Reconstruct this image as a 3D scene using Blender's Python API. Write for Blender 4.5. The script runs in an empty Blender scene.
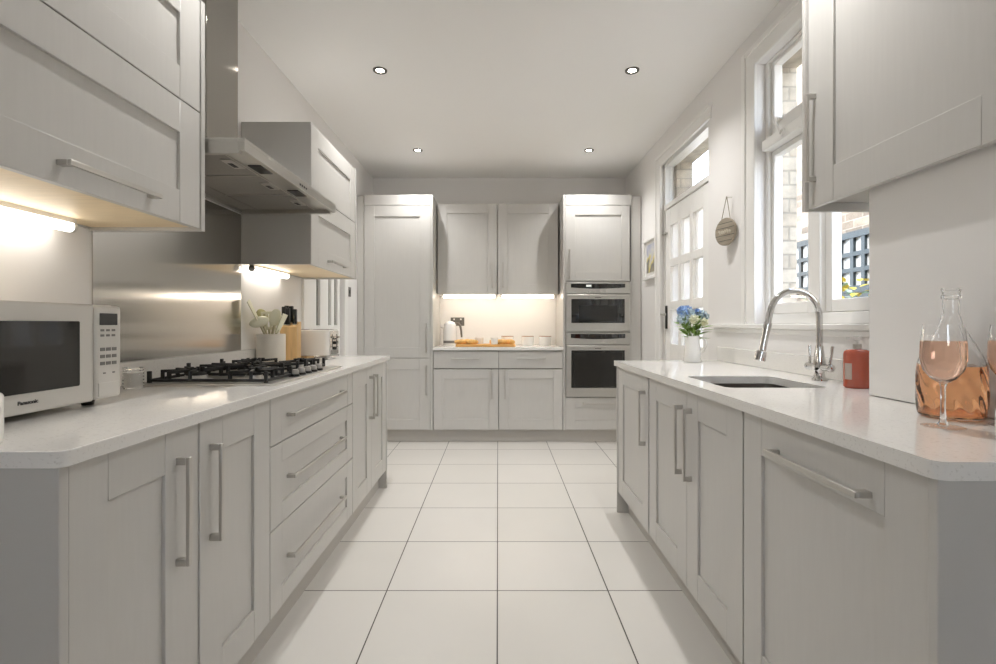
import bpy, bmesh, math, random
from mathutils import Vector, Matrix
random.seed(7)
PI = math.pi
scn = bpy.context.scene
col = scn.collection

# ------------------------------------------------------------------ materials
def newmat(name):
    m = bpy.data.materials.new(name); m.use_nodes = True
    nt = m.node_tree
    return m, nt, nt.nodes['Principled BSDF']

def srgb(r, g, b):
    f = lambda c: (c/255/12.92) if c/255 <= .04045 else ((c/255+.055)/1.055)**2.4
    return (f(r), f(g), f(b), 1)

def pmat(name, rgb, rough=.5, metal=0, noise=0, nscale=8, stretch=(1, 1, 1), bump=0, bscale=60, spec=.5, coat=0, aniso=0):
    m, nt, b = newmat(name)
    c = srgb(*rgb)
    b.inputs['Base Color'].default_value = c
    b.inputs['Roughness'].default_value = rough
    b.inputs['Metallic'].default_value = metal
    b.inputs['Specular IOR Level'].default_value = spec
    b.inputs['Coat Weight'].default_value = coat
    b.inputs['Anisotropic'].default_value = aniso
    tc = nt.nodes.new('ShaderNodeTexCoord'); mp = nt.nodes.new('ShaderNodeMapping')
    mp.inputs['Scale'].default_value = stretch
    nt.links.new(tc.outputs['Object'], mp.inputs['Vector'])
    if noise:
        n = nt.nodes.new('ShaderNodeTexNoise'); n.inputs['Scale'].default_value = nscale; n.inputs['Detail'].default_value = 4
        nt.links.new(mp.outputs['Vector'], n.inputs['Vector'])
        r = nt.nodes.new('ShaderNodeValToRGB')
        r.color_ramp.elements[0].position = .3; r.color_ramp.elements[1].position = .7
        r.color_ramp.elements[0].color = tuple(max(0, x*(1-noise)) for x in c[:3])+(1,)
        r.color_ramp.elements[1].color = tuple(min(1, x*(1+noise)) for x in c[:3])+(1,)
        nt.links.new(n.outputs['Fac'], r.inputs['Fac']); nt.links.new(r.outputs['Color'], b.inputs['Base Color'])
    if bump:
        n = nt.nodes.new('ShaderNodeTexNoise'); n.inputs['Scale'].default_value = bscale
        nt.links.new(mp.outputs['Vector'], n.inputs['Vector'])
        bp = nt.nodes.new('ShaderNodeBump'); bp.inputs['Strength'].default_value = bump; bp.inputs['Distance'].default_value = .002
        nt.links.new(n.outputs['Fac'], bp.inputs['Height']); nt.links.new(bp.outputs['Normal'], b.inputs['Normal'])
    return m

def emat(name, rgb, strength):
    m, nt, b = newmat(name)
    b.inputs['Base Color'].default_value = (.8, .8, .8, 1)
    b.inputs['Emission Color'].default_value = srgb(*rgb)
    b.inputs['Emission Strength'].default_value = strength
    return m

def glassmat(name, rgb=(255, 255, 255), rough=0, ior=1.45):
    m, nt, b = newmat(name)
    b.inputs['Base Color'].default_value = srgb(*rgb)
    b.inputs['Transmission Weight'].default_value = 1
    b.inputs['Roughness'].default_value = rough
    b.inputs['IOR'].default_value = ior
    return m

def panemat(name, frost=0, base=.03):
    m = bpy.data.materials.new(name); m.use_nodes = True
    nt = m.node_tree; nt.nodes.clear()
    o = nt.nodes.new('ShaderNodeOutputMaterial')
    t = nt.nodes.new('ShaderNodeBsdfTransparent'); g = nt.nodes.new('ShaderNodeBsdfGlossy'); g.inputs['Roughness'].default_value = .02
    lw = nt.nodes.new('ShaderNodeLayerWeight'); lw.inputs['Blend'].default_value = .5
    pw = nt.nodes.new('ShaderNodeMath'); pw.operation = 'POWER'; pw.inputs[1].default_value = 5
    f = nt.nodes.new('ShaderNodeMath'); f.operation = 'MULTIPLY_ADD'; f.inputs[1].default_value = .5; f.inputs[2].default_value = base
    nt.links.new(lw.outputs['Facing'], pw.inputs[0]); nt.links.new(pw.outputs[0], f.inputs[0])
    mx = nt.nodes.new('ShaderNodeMixShader')
    nt.links.new(f.outputs[0], mx.inputs[0])
    src = t.outputs[0]
    if frost:
        tl = nt.nodes.new('ShaderNodeBsdfTranslucent'); tl.inputs['Color'].default_value = (.95, .95, .95, 1)
        m2 = nt.nodes.new('ShaderNodeMixShader'); m2.inputs[0].default_value = frost
        nt.links.new(t.outputs[0], m2.inputs[1]); nt.links.new(tl.outputs[0], m2.inputs[2]); src = m2.outputs[0]
    nt.links.new(src, mx.inputs[1]); nt.links.new(g.outputs[0], mx.inputs[2])
    nt.links.new(mx.outputs[0], o.inputs['Surface'])
    return m

def tilemat():
    m, nt, b = newmat('floor_tile')
    tc = nt.nodes.new('ShaderNodeTexCoord'); mp = nt.nodes.new('ShaderNodeMapping')
    mp.inputs['Location'].default_value = (.4702*10+.004, .4702*10-2.0895, 0)
    br = nt.nodes.new('ShaderNodeTexBrick'); br.offset = 0; br.squash = 1
    br.inputs['Scale'].default_value = 1; br.inputs['Brick Width'].default_value = .4685; br.inputs['Row Height'].default_value = .4702
    br.inputs['Mortar Size'].default_value = .0026; br.inputs['Mortar Smooth'].default_value = .1; br.inputs['Bias'].default_value = 0
    br.inputs['Color1'].default_value = srgb(214, 211, 206); br.inputs['Color2'].default_value = srgb(210, 207, 201)
    br.inputs['Mortar'].default_value = srgb(78, 74, 68)
    mp.inputs['Location'].default_value = (.4685*10+.0026, .4702*10-2.0895, 0)
    nt.links.new(tc.outputs['Object'], mp.inputs['Vector']); nt.links.new(mp.outputs['Vector'], br.inputs['Vector'])
    n = nt.nodes.new('ShaderNodeTexNoise'); n.inputs['Scale'].default_value = 3; n.inputs['Detail'].default_value = 6
    nt.links.new(tc.outputs['Object'], n.inputs['Vector'])
    mr = nt.nodes.new('ShaderNodeMapRange'); mr.inputs['To Min'].default_value = .95; mr.inputs['To Max'].default_value = 1.03
    nt.links.new(n.outputs['Fac'], mr.inputs['Value'])
    mu = nt.nodes.new('ShaderNodeVectorMath'); mu.operation = 'MULTIPLY'
    nt.links.new(br.outputs['Color'], mu.inputs[0]); nt.links.new(mr.outputs['Result'], mu.inputs[1])
    nt.links.new(mu.outputs[0], b.inputs['Base Color'])
    b.inputs['Roughness'].default_value = .3; b.inputs['Specular IOR Level'].default_value = .35
    bp = nt.nodes.new('ShaderNodeBump'); bp.inputs['Strength'].default_value = .5; bp.inputs['Distance'].default_value = .002; bp.invert = True
    nt.links.new(br.outputs['Fac'], bp.inputs['Height']); nt.links.new(bp.outputs['Normal'], b.inputs['Normal'])
    return m

def brickmat(name, c1, c2, mortar, axes='YZ', w=.225, h=.075):
    m, nt, b = newmat(name)
    tc = nt.nodes.new('ShaderNodeTexCoord'); sp = nt.nodes.new('ShaderNodeSeparateXYZ'); cb = nt.nodes.new('ShaderNodeCombineXYZ')
    nt.links.new(tc.outputs['Object'], sp.inputs[0])
    ad = nt.nodes.new('ShaderNodeMath'); ad.operation = 'ADD'
    nt.links.new(sp.outputs['X'], ad.inputs[0]); nt.links.new(sp.outputs['Y'], ad.inputs[1])
    nt.links.new(ad.outputs[0], cb.inputs['X']); nt.links.new(sp.outputs['Z'], cb.inputs['Y'])
    br = nt.nodes.new('ShaderNodeTexBrick')
    br.inputs['Scale'].default_value = 1; br.inputs['Brick Width'].default_value = w; br.inputs['Row Height'].default_value = h
    br.inputs['Mortar Size'].default_value = .006; br.inputs['Mortar Smooth'].default_value = .4
    br.inputs['Color1'].default_value = srgb(*c1); br.inputs['Color2'].default_value = srgb(*c2); br.inputs['Mortar'].default_value = srgb(*mortar)
    nt.links.new(cb.outputs[0], br.inputs['Vector'])
    n = nt.nodes.new('ShaderNodeTexNoise'); n.inputs['Scale'].default_value = 14; n.inputs['Detail'].default_value = 8
    nt.links.new(tc.outputs['Object'], n.inputs['Vector'])
    mr = nt.nodes.new('ShaderNodeMapRange'); mr.inputs['To Min'].default_value = .45; mr.inputs['To Max'].default_value = 1.4
    nt.links.new(n.outputs['Fac'], mr.inputs['Value'])
    mu = nt.nodes.new('ShaderNodeVectorMath'); mu.operation = 'MULTIPLY'
    nt.links.new(br.outputs['Color'], mu.inputs[0]); nt.links.new(mr.outputs['Result'], mu.inputs[1])
    nt.links.new(mu.outputs[0], b.inputs['Base Color']); b.inputs['Roughness'].default_value = .9
    bp = nt.nodes.new('ShaderNodeBump'); bp.inputs['Strength'].default_value = .7; bp.inputs['Distance'].default_value = .008; bp.invert = True
    nt.links.new(br.outputs['Fac'], bp.inputs['Height']); nt.links.new(bp.outputs['Normal'], b.inputs['Normal'])
    return m

def quartzmat():
    m, nt, b = newmat('quartz')
    tc = nt.nodes.new('ShaderNodeTexCoord')
    v = nt.nodes.new('ShaderNodeTexNoise'); v.inputs['Scale'].default_value = 160; v.inputs['Detail'].default_value = 3
    nt.links.new(tc.outputs['Object'], v.inputs['Vector'])
    r = nt.nodes.new('ShaderNodeValToRGB')
    r.color_ramp.elements[0].position = .28; r.color_ramp.elements[0].color = srgb(212, 209, 204)
    r.color_ramp.elements[1].position = .42; r.color_ramp.elements[1].color = srgb(231, 229, 225)
    nt.links.new(v.outputs['Fac'], r.inputs['Fac']); nt.links.new(r.outputs['Color'], b.inputs['Base Color'])
    b.inputs['Roughness'].default_value = .1; b.inputs['Specular IOR Level'].default_value = .6
    return m

def artmat():
    m, nt, b = newmat('picture_print')
    tc = nt.nodes.new('ShaderNodeTexCoord')
    n = nt.nodes.new('ShaderNodeTexNoise'); n.inputs['Scale'].default_value = 9; n.inputs['Detail'].default_value = 5
    sp = nt.nodes.new('ShaderNodeSeparateXYZ'); nt.links.new(tc.outputs['Object'], sp.inputs[0])
    nt.links.new(tc.outputs['Object'], n.inputs['Vector'])
    ad = nt.nodes.new('ShaderNodeMath'); ad.operation = 'MULTIPLY_ADD'; ad.inputs[1].default_value = 2.2; ad.inputs[2].default_value = .1
    nt.links.new(sp.outputs['Z'], ad.inputs[0])
    ad2 = nt.nodes.new('ShaderNodeMath'); nt.links.new(ad.outputs[0], ad2.inputs[0]); nt.links.new(n.outputs['Fac'], ad2.inputs[1])
    r = nt.nodes.new('ShaderNodeValToRGB'); e = r.color_ramp.elements
    e[0].position = .25; e[0].color = srgb(150, 140, 120); e[1].position = .95; e[1].color = srgb(150, 155, 185)
    x = e.new(.45); x.color = srgb(110, 112, 118)
    x = e.new(.55); x.color = srgb(222, 205, 110)
    x = e.new(.65); x.color = srgb(205, 205, 205)
    nt.links.new(ad2.outputs[0], r.inputs['Fac']); nt.links.new(r.outputs['Color'], b.inputs['Base Color'])
    b.inputs['Roughness'].default_value = .3
    return m

M = {}
M['wall'] = pmat('wall_paint', (233, 231, 229), .55, bump=.05, bscale=200)
M['ceil'] = pmat('ceiling_paint', (242, 241, 239), .7)
M['trim'] = pmat('trim_paint', (238, 237, 234), .35)
M['cab'] = pmat('cabinet_paint', (198, 196, 192), .42, noise=.015, nscale=14, stretch=(6, 6, .5), bump=.03, bscale=90)
M['cabin'] = pmat('cabinet_side', (192, 190, 186), .38)
M['plinth'] = pmat('plinth_paint', (188, 184, 178), .45)
M['carc'] = pmat('carcass_board', (150, 147, 142), .6)
M['under'] = pmat('underside_board', (232, 212, 178), .5, noise=.06, nscale=20, stretch=(8, .6, 8))
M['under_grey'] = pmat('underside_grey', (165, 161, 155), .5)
M['quartz'] = quartzmat()
M['floor'] = tilemat()
M['steel'] = pmat('brushed_steel', (192, 190, 185), .34, .9, bump=.04, bscale=40, stretch=(2, 2, 60))
M['splash'] = pmat('steel_splashback', (178, 175, 170), .2, 1, noise=.05, nscale=6, stretch=(1, 1.5, 25), aniso=.6)
def aniso(name, rgb, rough, an):
    m, nt, b = newmat(name)
    b.inputs['Base Color'].default_value = srgb(*rgb); b.inputs['Metallic'].default_value = 1
    b.inputs['Roughness'].default_value = rough; b.inputs['Anisotropic'].default_value = an
    t = nt.nodes.new('ShaderNodeTangent'); t.direction_type = 'RADIAL'; t.axis = 'Z'
    b.inputs['Anisotropic Rotation'].default_value = ANROT
    nt.links.new(t.outputs[0], b.inputs['Tangent'])
    tc = nt.nodes.new('ShaderNodeTexCoord'); mp = nt.nodes.new('ShaderNodeMapping'); mp.inputs['Scale'].default_value = (1, 2, 18)
    n = nt.nodes.new('ShaderNodeTexNoise'); n.inputs['Scale'].default_value = 5
    nt.links.new(tc.outputs['Object'], mp.inputs[0]); nt.links.new(mp.outputs[0], n.inputs['Vector'])
    mr = nt.nodes.new('ShaderNodeMapRange'); mr.inputs['To Min'].default_value = rough*.85; mr.inputs['To Max'].default_value = rough*1.15
    nt.links.new(n.outputs['Fac'], mr.inputs['Value']); nt.links.new(mr.outputs[0], b.inputs['Roughness'])
    return m
ANROT = 0
M['splash'] = aniso('steel_splashback', (196, 193, 188), .14, .95)
M['chimney'] = aniso('steel_chimney', (160, 157, 152), .07, .7)
M['nickel'] = pmat('satin_nickel', (198, 195, 190), .36, .9)
M['chrome'] = pmat('chrome', (215, 214, 212), .07, 1)
M['darksteel'] = pmat('filter_mesh', (150, 146, 140), .45, .5, noise=.1, nscale=150)
M['sinksteel'] = pmat('sink_steel', (120, 116, 110), .35, 1)
M['iron'] = pmat('cast_iron', (24, 24, 24), .5, 0, bump=.1)
M['black'] = pmat('black_plastic', (18, 18, 18), .35)
M['blackglass'] = pmat('black_glass', (14, 14, 13), .05, coat=.5)
M['ovenglass'] = pmat('oven_inner_glass', (34, 33, 31), .1)
M['white_plastic'] = pmat('white_plastic', (222, 220, 215), .3)
M['mwave'] = pmat('microwave_silver', (206, 203, 197), .35, .15)
M['mw_glass'] = pmat('microwave_door_glass', (36, 34, 31), .06)
M['grey_print'] = pmat('grey_print', (120, 118, 114), .5)
M['dark_print'] = pmat('dark_print', (40, 40, 42), .5)
M['ceramic'] = pmat('white_ceramic', (236, 234, 230), .2)
M['cream'] = pmat('cream_ceramic', (222, 216, 205), .3)
M['sage'] = pmat('sage_silicone', (226, 224, 202), .5)
M['sage_dark'] = pmat('sage_handle', (196, 190, 162), .5)
M['olive'] = pmat('olive_silicone', (170, 166, 120), .5)
M['wood'] = pmat('block_wood', (222, 186, 134), .5, noise=.12, nscale=10, stretch=(8, 8, .6))
M['board'] = pmat('board_wood', (212, 162, 92), .5, noise=.14, nscale=8, stretch=(1, 12, 8))
M['pastry'] = pmat('pastry', (226, 180, 108), .6, noise=.25, nscale=30, bump=.2)
M['rim'] = pmat('cup_rim', (160, 118, 84), .4)
M['sign'] = pmat('sign_wood', (160, 150, 134), .8, noise=.14, nscale=14, stretch=(1, 1, 6), bump=.1)
M['sign_light'] = pmat('sign_letter', (196, 188, 172), .8)
M['cord'] = pmat('jute_cord', (140, 128, 108), .9)
M['art'] = artmat()
M['glass'] = glassmat('clear_glass')
M['thin'] = panemat('thin_clear_glass', base=.14)
M['wine'] = glassmat('rose_wine', (255, 212, 186), 0, 1.34)
M['wine_dark'] = glassmat('rose_wine_deep', (255, 190, 138), 0.02, 1.34)
M['soap'] = pmat('pink_soap', (172, 80, 56), .15, coat=.5)
M['soap_label'] = pmat('soap_label', (186, 172, 162), .5)
M['clearplastic'] = pmat('pump_plastic', (226, 224, 220), .2)
M['pane'] = panemat('window_glass')
M['frost'] = panemat('frosted_glass', .7)
M['petal_blue'] = pmat('petal_blue', (160, 190, 230), .6, noise=.25, nscale=40)
M['petal_pale'] = pmat('petal_pale', (206, 220, 226), .6, noise=.15, nscale=40)
M['petal_white'] = pmat('petal_white', (236, 236, 210), .6, noise=.1, nscale=40)
M['leaf'] = pmat('leaf_green', (128, 158, 78), .55, noise=.3, nscale=30)
M['leaf_yellow'] = pmat('leaf_yellow', (196, 178, 60), .55, noise=.3, nscale=20)
M['leaf_grey'] = pmat('leaf_grey_green', (150, 172, 150), .55, noise=.3, nscale=20)
M['brick'] = brickmat('stock_brick', (128, 118, 104), (86, 78, 68), (134, 128, 118))
M['brick_white'] = brickmat('painted_brick', (205, 197, 182), (184, 174, 158), (172, 165, 152), w=.3)
M['brick_red'] = pmat('red_brick_lintel', (120, 88, 70), .9, noise=.3, nscale=12)
M['teal'] = pmat('teal_paint', (20, 34, 39), .5)
M['teal_dark'] = pmat('dark_green_paint', (14, 20, 19), .5)
M['blind'] = pmat('outbuilding_pane', (150, 153, 153), .3, noise=.15, nscale=6)
M['pave'] = pmat('paving', (190, 186, 178), .9, noise=.1)
M['led'] = emat('led_tube', (255, 250, 242), 7)
M['led_back'] = emat('led_strip_back', (255, 240, 220), 15)
M['bulb'] = emat('downlight_lens', (255, 244, 230), 40)
M['display'] = emat('oven_display', (200, 210, 200), .35)
M['wax'] = pmat('white_wax', (238, 236, 232), .5)
M['switch_steel'] = pmat('switch_steel', (104, 101, 96), .4, .25)
M['handle_grey'] = pmat('handle_grey', (118, 112, 104), .35, .4)
M['knobcap'] = pmat('knob_cap', (150, 148, 144), .35, .6)
M['doorpane'] = pmat('dark_grey_pane', (112, 108, 104), .15)  # even dark grey of the narrow glass panes in door_2

# ------------------------------------------------------------------ mesh builder
class MB:
    def __init__(s): s.bm = bmesh.new()
    def box(s, x0, x1, y0, y1, z0, z1):
        if x0 > x1: x0, x1 = x1, x0
        if y0 > y1: y0, y1 = y1, y0
        if z0 > z1: z0, z1 = z1, z0
        v = [s.bm.verts.new(p) for p in ((x0, y0, z0), (x1, y0, z0), (x1, y1, z0), (x0, y1, z0), (x0, y0, z1), (x1, y0, z1), (x1, y1, z1), (x0, y1, z1))]
        for f in ((0, 3, 2, 1), (4, 5, 6, 7), (0, 1, 5, 4), (1, 2, 6, 5), (2, 3, 7, 6), (3, 0, 4, 7)):
            s.bm.faces.new([v[i] for i in f])
        return s
    def hexa(s, bot, top):
        v = [s.bm.verts.new(p) for p in list(bot)+list(top)]
        n = len(bot)
        s.bm.faces.new([v[i] for i in range(n-1, -1, -1)]); s.bm.faces.new([v[n+i] for i in range(n)])
        for i in range(n):
            j = (i+1) % n
            s.bm.faces.new([v[i], v[j], v[n+j], v[n+i]])
        return s
    def prism(s, poly, z0, z1):
        return s.hexa([(x, y, z0) for x, y in poly], [(x, y, z1) for x, y in poly])
    def plate(s, outer, holes, z0, z1):
        for z, flip in ((z1, False), (z0, True)):
            es = []; 
            for lp in [outer]+holes:
                vs = [s.bm.verts.new((x, y, z)) for x, y in lp]
                for i in range(len(vs)): es.append(s.bm.edges.new((vs[i], vs[(i+1) % len(vs)])))
            bmesh.ops.triangle_fill(s.bm, use_beauty=True, use_dissolve=True, edges=es)
        for lp in [outer]+holes:
            n = len(lp)
            a = [s.bm.verts.new((x, y, z0)) for x, y in lp]; b = [s.bm.verts.new((x, y, z1)) for x, y in lp]
            for i in range(n):
                j = (i+1) % n; s.bm.faces.new([a[i], a[j], b[j], b[i]])
        bmesh.ops.remove_doubles(s.bm, verts=s.bm.verts[:], dist=1e-5)
        bmesh.ops.recalc_face_normals(s.bm, faces=s.bm.faces[:])
        return s
    def tube(s, pts, r, n=12, cap=True):
        pts = [Vector(p) for p in pts]; m = len(pts)
        rs = r if isinstance(r, (list, tuple)) else [r]*m
        rings = []; up = None
        for i, p in enumerate(pts):
            t = (pts[min(i+1, m-1)]-pts[max(i-1, 0)]).normalized()
            if up is None:
                up = Vector((0, 0, 1)) if abs(t.z) < .9 else Vector((1, 0, 0))
            sd = t.cross(up).normalized(); up = sd.cross(t).normalized()
            rings.append([s.bm.verts.new(p+(sd*math.cos(2*PI*k/n)+up*math.sin(2*PI*k/n))*rs[i]) for k in range(n)])
        for a, b in zip(rings, rings[1:]):
            for k in range(n):
                f = s.bm.faces.new([a[k], b[k], b[(k+1) % n], a[(k+1) % n]]); f.smooth = True
        if cap:
            s.bm.faces.new(rings[0]); s.bm.faces.new(rings[-1][::-1])
        return s
    def lathe(s, prof, c=(0, 0, 0), n=32, close=False, sx=1, sy=1, twist=0):
        rings = []
        for r, z in prof:
            if r < 1e-6: rings.append([s.bm.verts.new((c[0], c[1], c[2]+z))])
            else: rings.append([s.bm.verts.new((c[0]+r*sx*math.cos(2*PI*k/n), c[1]+r*sy*math.sin(2*PI*k/n), c[2]+z)) for k in range(n)])
        prs = list(zip(rings, rings[1:]))
        if close: prs.append((rings[-1], rings[0]))
        for a, b in prs:
            for k in range(n):
                l = (k+1) % n
                if len(a) == 1 and len(b) == 1: continue
                if len(a) == 1: f = s.bm.faces.new([a[0], b[l], b[k]])
                elif len(b) == 1: f = s.bm.faces.new([a[k], a[l], b[0]])
                else: f = s.bm.faces.new([a[k], a[l], b[l], b[k]])
                f.smooth = True
        return s
    def ball(s, c, r, sx=1, sy=1, sz=1, n=16):
        m = Matrix.Translation(c) @ Matrix.Diagonal((sx, sy, sz, 1))
        g = bmesh.ops.create_uvsphere(s.bm, u_segments=n, v_segments=max(6, n//2), radius=r, matrix=m)
        for v in g['verts']:
            for f in v.link_faces: f.smooth = True
        return s
    def leaf(s, base, d, L, w, bend=.2):
        base = Vector(base); d = Vector(d).normalized()
        sd = d.cross(Vector((0, 0, 1)))
        if sd.length < .01: sd = Vector((1, 0, 0))
        sd.normalize(); n = sd.cross(d)
        pts = [(0, .12), (.35, .9), (.65, .8), (1, .05)]
        prev = None
        for t, ww in pts:
            p = base+d*(L*t)-n*(bend*L*t*t)
            a = s.bm.verts.new(p+sd*(w*ww/2)); b = s.bm.verts.new(p-n*.15*w*ww); c = s.bm.verts.new(p-sd*(w*ww/2))
            if prev:
                for q in range(2):
                    f = s.bm.faces.new([prev[q], (a, b, c)[q], (a, b, c)[q+1], prev[q+1]]); f.smooth = True
            prev = (a, b, c)
        return s
    def xf(s, mat):
        bmesh.ops.transform(s.bm, matrix=mat, verts=s.bm.verts[:]); return s
    def build(s, name, mat, parent=None, bevel=0, smooth=False, seg=2):
        bmesh.ops.recalc_face_normals(s.bm, faces=s.bm.faces[:])
        me = bpy.data.meshes.new(name)
        if smooth:
            for f in s.bm.faces: f.smooth = True
        s.bm.to_mesh(me); s.bm.free()
        me.set_sharp_from_angle(angle=.75)
        me.materials.append(mat if not isinstance(mat, str) else M[mat])
        o = bpy.data.objects.new(name, me); col.objects.link(o)
        if parent: o.parent = parent
        if bevel:
            b = o.modifiers.new('Bevel', 'BEVEL'); b.width = bevel; b.segments = seg; b.limit_method = 'ANGLE'; b.angle_limit = .7
        return o

def tag(o, label=None, cat=None, group=None, kind=None):
    if label: o['label'] = label
    if cat: o['category'] = cat
    if group: o['group'] = group
    if kind: o['kind'] = kind
    return o

def thing(name, label, cat, loc=(0, 0, 0), rz=0, group=None):
    o = bpy.data.objects.new(name, None); o.empty_display_size = .05; col.objects.link(o)
    o.location = loc; o.rotation_euler = (0, 0, rz)
    return tag(o, label, cat, group)

def struct(name, loc=(0, 0, 0)):
    o = bpy.data.objects.new(name, None); o.empty_display_size = .05; col.objects.link(o); o.location = loc
    o['kind'] = 'structure'; return o

def copy_tree(o, parent=None):
    c = o.copy(); col.objects.link(c)
    if parent: c.parent = parent
    for ch in [x for x in bpy.data.objects if x.parent == o]:
        copy_tree(ch, c)
    return c

def rrect(x0, x1, y0, y1, r, n=6):
    p = []
    for cx, cy, a in ((x1-r, y0+r, -90), (x1-r, y1-r, 0), (x0+r, y1-r, 90), (x0+r, y0+r, 180)):
        for k in range(n+1):
            t = math.radians(a+90*k/n); p.append((cx+r*math.cos(t), cy+r*math.sin(t)))
    return p

# ------------------------------------------------------------------ room shell
XL, XR, YB, YN, ZC = -1.344, 1.37, 5.30, -2.2, 2.70
b = MB().box(XL-.12, XR+.25, YN-.1, YB+.1, -.1, 0); tag(b.build('floor', 'floor'), kind='structure')
b = MB().box(XL-.12, XR+.25, YN-.1, YB+.1, ZC, ZC+.2); tag(b.build('ceiling', 'ceil'), kind='structure')
# left wall with a door opening (door_2)
D2a, D2b, D2h = 3.45, 4.30, 2.06
b = MB()
b.box(XL-.12, XL, YN, D2a, 0, ZC).box(XL-.12, XL, D2b, YB, 0, ZC).box(XL-.12, XL, D2a, D2b, D2h, ZC)
tag(b.build('wall_left', 'wall'), kind='structure')
b = MB().box(XL, XR+.1, YB, YB+.1, 0, ZC); tag(b.build('wall_back', 'wall'), kind='structure')
b = MB().box(XL-.12, -.4, YN-.1, YN, 0, ZC).box(.25, XR+.25, YN-.1, YN, 0, ZC).box(-.4, .25, YN-.1, YN, 2.0, ZC).box(-.4, .25, YN-.1, YN, 0, 1.25); tag(b.build('wall_near', 'wall'), kind='structure')
# right wall, openings for window_1 and door_1
WY0, WY1, WZ0, WZ1 = 1.53, 2.61, 1.13, 2.505
DY0, DY1, DZ1 = 3.21, 4.14, 2.47
XO = 1.47
b = MB()
b.box(XR, XO, YN, WY0, 0, ZC).box(XR, XO, WY0, WY1, 0, WZ0-.025).box(XR, XO, WY0, WY1, WZ1, ZC)
b.box(XR, XO, WY1, DY0, 0, ZC).box(XR, XO, DY0, DY1, DZ1, ZC).box(XR, XO, DY1, YB, 0, ZC)
b.box(1.34, XR, 1.516, 3.05, 0, WZ0-.025)            # thicker lower wall below the sill
tag(b.build('wall_right', 'wall'), kind='structure')
b = MB()
b.box(1.14, XR, .25, 1.516, .912, 1.558).box(1.14, XR, .25, .795, 0, .912).box(1.14, XR, YN, .25, 0, ZC)
tag(b.build('wall_pier', 'wall', bevel=.003), kind='structure')
# brick outer skin
b = MB()
XE = 1.60
b.box(XO, XE, YN, WY0+.02, -.1, 2.9).box(XO, XE, WY0+.02, WY1+.03, -.1, 1.15).box(XO, XE, WY0+.02, WY1+.03, 2.50, 2.9)
b.box(XO, XE, WY1+.03, DY0+.02, -.1, 2.9).box(XO, XE, DY0+.02, DY1-.09, 2.45, 2.9).box(XO, XE, DY1-.09, YB+.1, -.1, 2.9)
tag(b.build('wall_outside', 'brick_white'), kind='structure')

# ------------------------------------------------------------------ window_1
win = struct('window_1')
def ring(b, x0, x1, y0, y1, z0, z1, t):
    b.box(x0, x1, y0, y0+t, z0, z1).box(x0, x1, y1-t, y1, z0, z1).box(x0, x1, y0+t, y1-t, z0, z0+t).box(x0, x1, y0+t, y1-t, z1-t, z1)
    return b
b = MB()   # architrave on the room face
b.box(1.352, XR, WY1-.005, WY1+.11, WZ0, WZ1+.09).box(1.352, XR, 1.516, WY1-.005, WZ1-.005, WZ1+.09)
b.box(1.345, XR, WY1+.08, WY1+.12, WZ0, WZ1+.10).box(1.345, XR, 1.516, WY1+.08, WZ1+.07, WZ1+.10)
b.build('architrave', 'trim', win, bevel=.004)
b = MB()   # fixed frame
fx0, fx1 = 1.415, 1.47
b.box(fx0, fx1, WY1-.03, WY1, WZ0, WZ1).box(fx0, fx1, WY0, WY0+.03, WZ0, WZ1)
b.box(fx0, fx1, WY0+.03, WY1-.03, WZ1-.012, WZ1).box(fx0, fx1, WY0+.03, WY1-.03, WZ0, WZ0+.05)
b.box(1.38, fx1, WY0+.03, WY1-.03, 2.03, 2.085)               # transom
b.box(1.405, fx1, 2.155, 2.235, WZ0+.05, 2.03).box(1.405, fx1, 2.155, 2.235, 2.085, WZ1-.012)   # mullion
b.build('window_frame', 'trim', win, bevel=.004)
for (ya, yb) in ((2.235, WY1-.03), (WY0+.03, 2.155)):
    for (za, zb, gt) in ((WZ0+.05, 2.03, .055), (2.085, WZ1-.012, .03)):
        sb = ring(MB(), 1.432, 1.475, ya+.002, yb-.002, za+.002, zb-.002, .0) if False else None
        b = MB(); tb = .056 if za < 2 else .09; tt = .03 if za < 2 else .022
        sl = .024 if yb > 2.5 else .04; sr = .07 if ya > 2.2 else .075
        b.box(1.43, 1.475, yb-.002-sl, yb-.002, za+.002, zb-.002).box(1.43, 1.475, ya+.002, ya+.04, za+.002, zb-.002)
        b.box(1.43, 1.475, ya+.04, yb-sl-.002, za+.002, za+tb).box(1.43, 1.475, ya+.04, yb-sl-.002, zb-tt, zb-.002)
        sh = b.build('sash', 'trim', win, bevel=.004)
        MB().box(1.450, 1.454, ya+.04, yb-sl-.002, za+tb, zb-tt).build('glass', 'pane', sh)
# window stay (curly casement fastener)
b = MB()
pts = []
for k in range(30):
    t = k/29
    pts.append((1.415-.03*math.sin(t*PI), 2.50-.10*t, 2.17-.10*t+.018*math.sin(t*2.2*PI)))
b.tube(pts, .006, 8)
cx = [(1.372, 2.385+.016*math.cos(k*.5), 2.06+.016*math.sin(k*.5)) for k in range(14)]
b.tube(cx, .005, 8); b.ball((1.42, 2.50, 2.17), .014)
b.box(1.41, 1.43, 2.47, 2.53, 2.16, 2.17)
b.build('window_stay', 'trim', win)
b = MB().box(1.322, 1.432, 1.517, 3.06, WZ0-.025, WZ0).box(1.332, 1.342, 1.517, 3.055, WZ0-.05, WZ0-.025)
b.build('window_sill', 'trim', win, bevel=.005)

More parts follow.
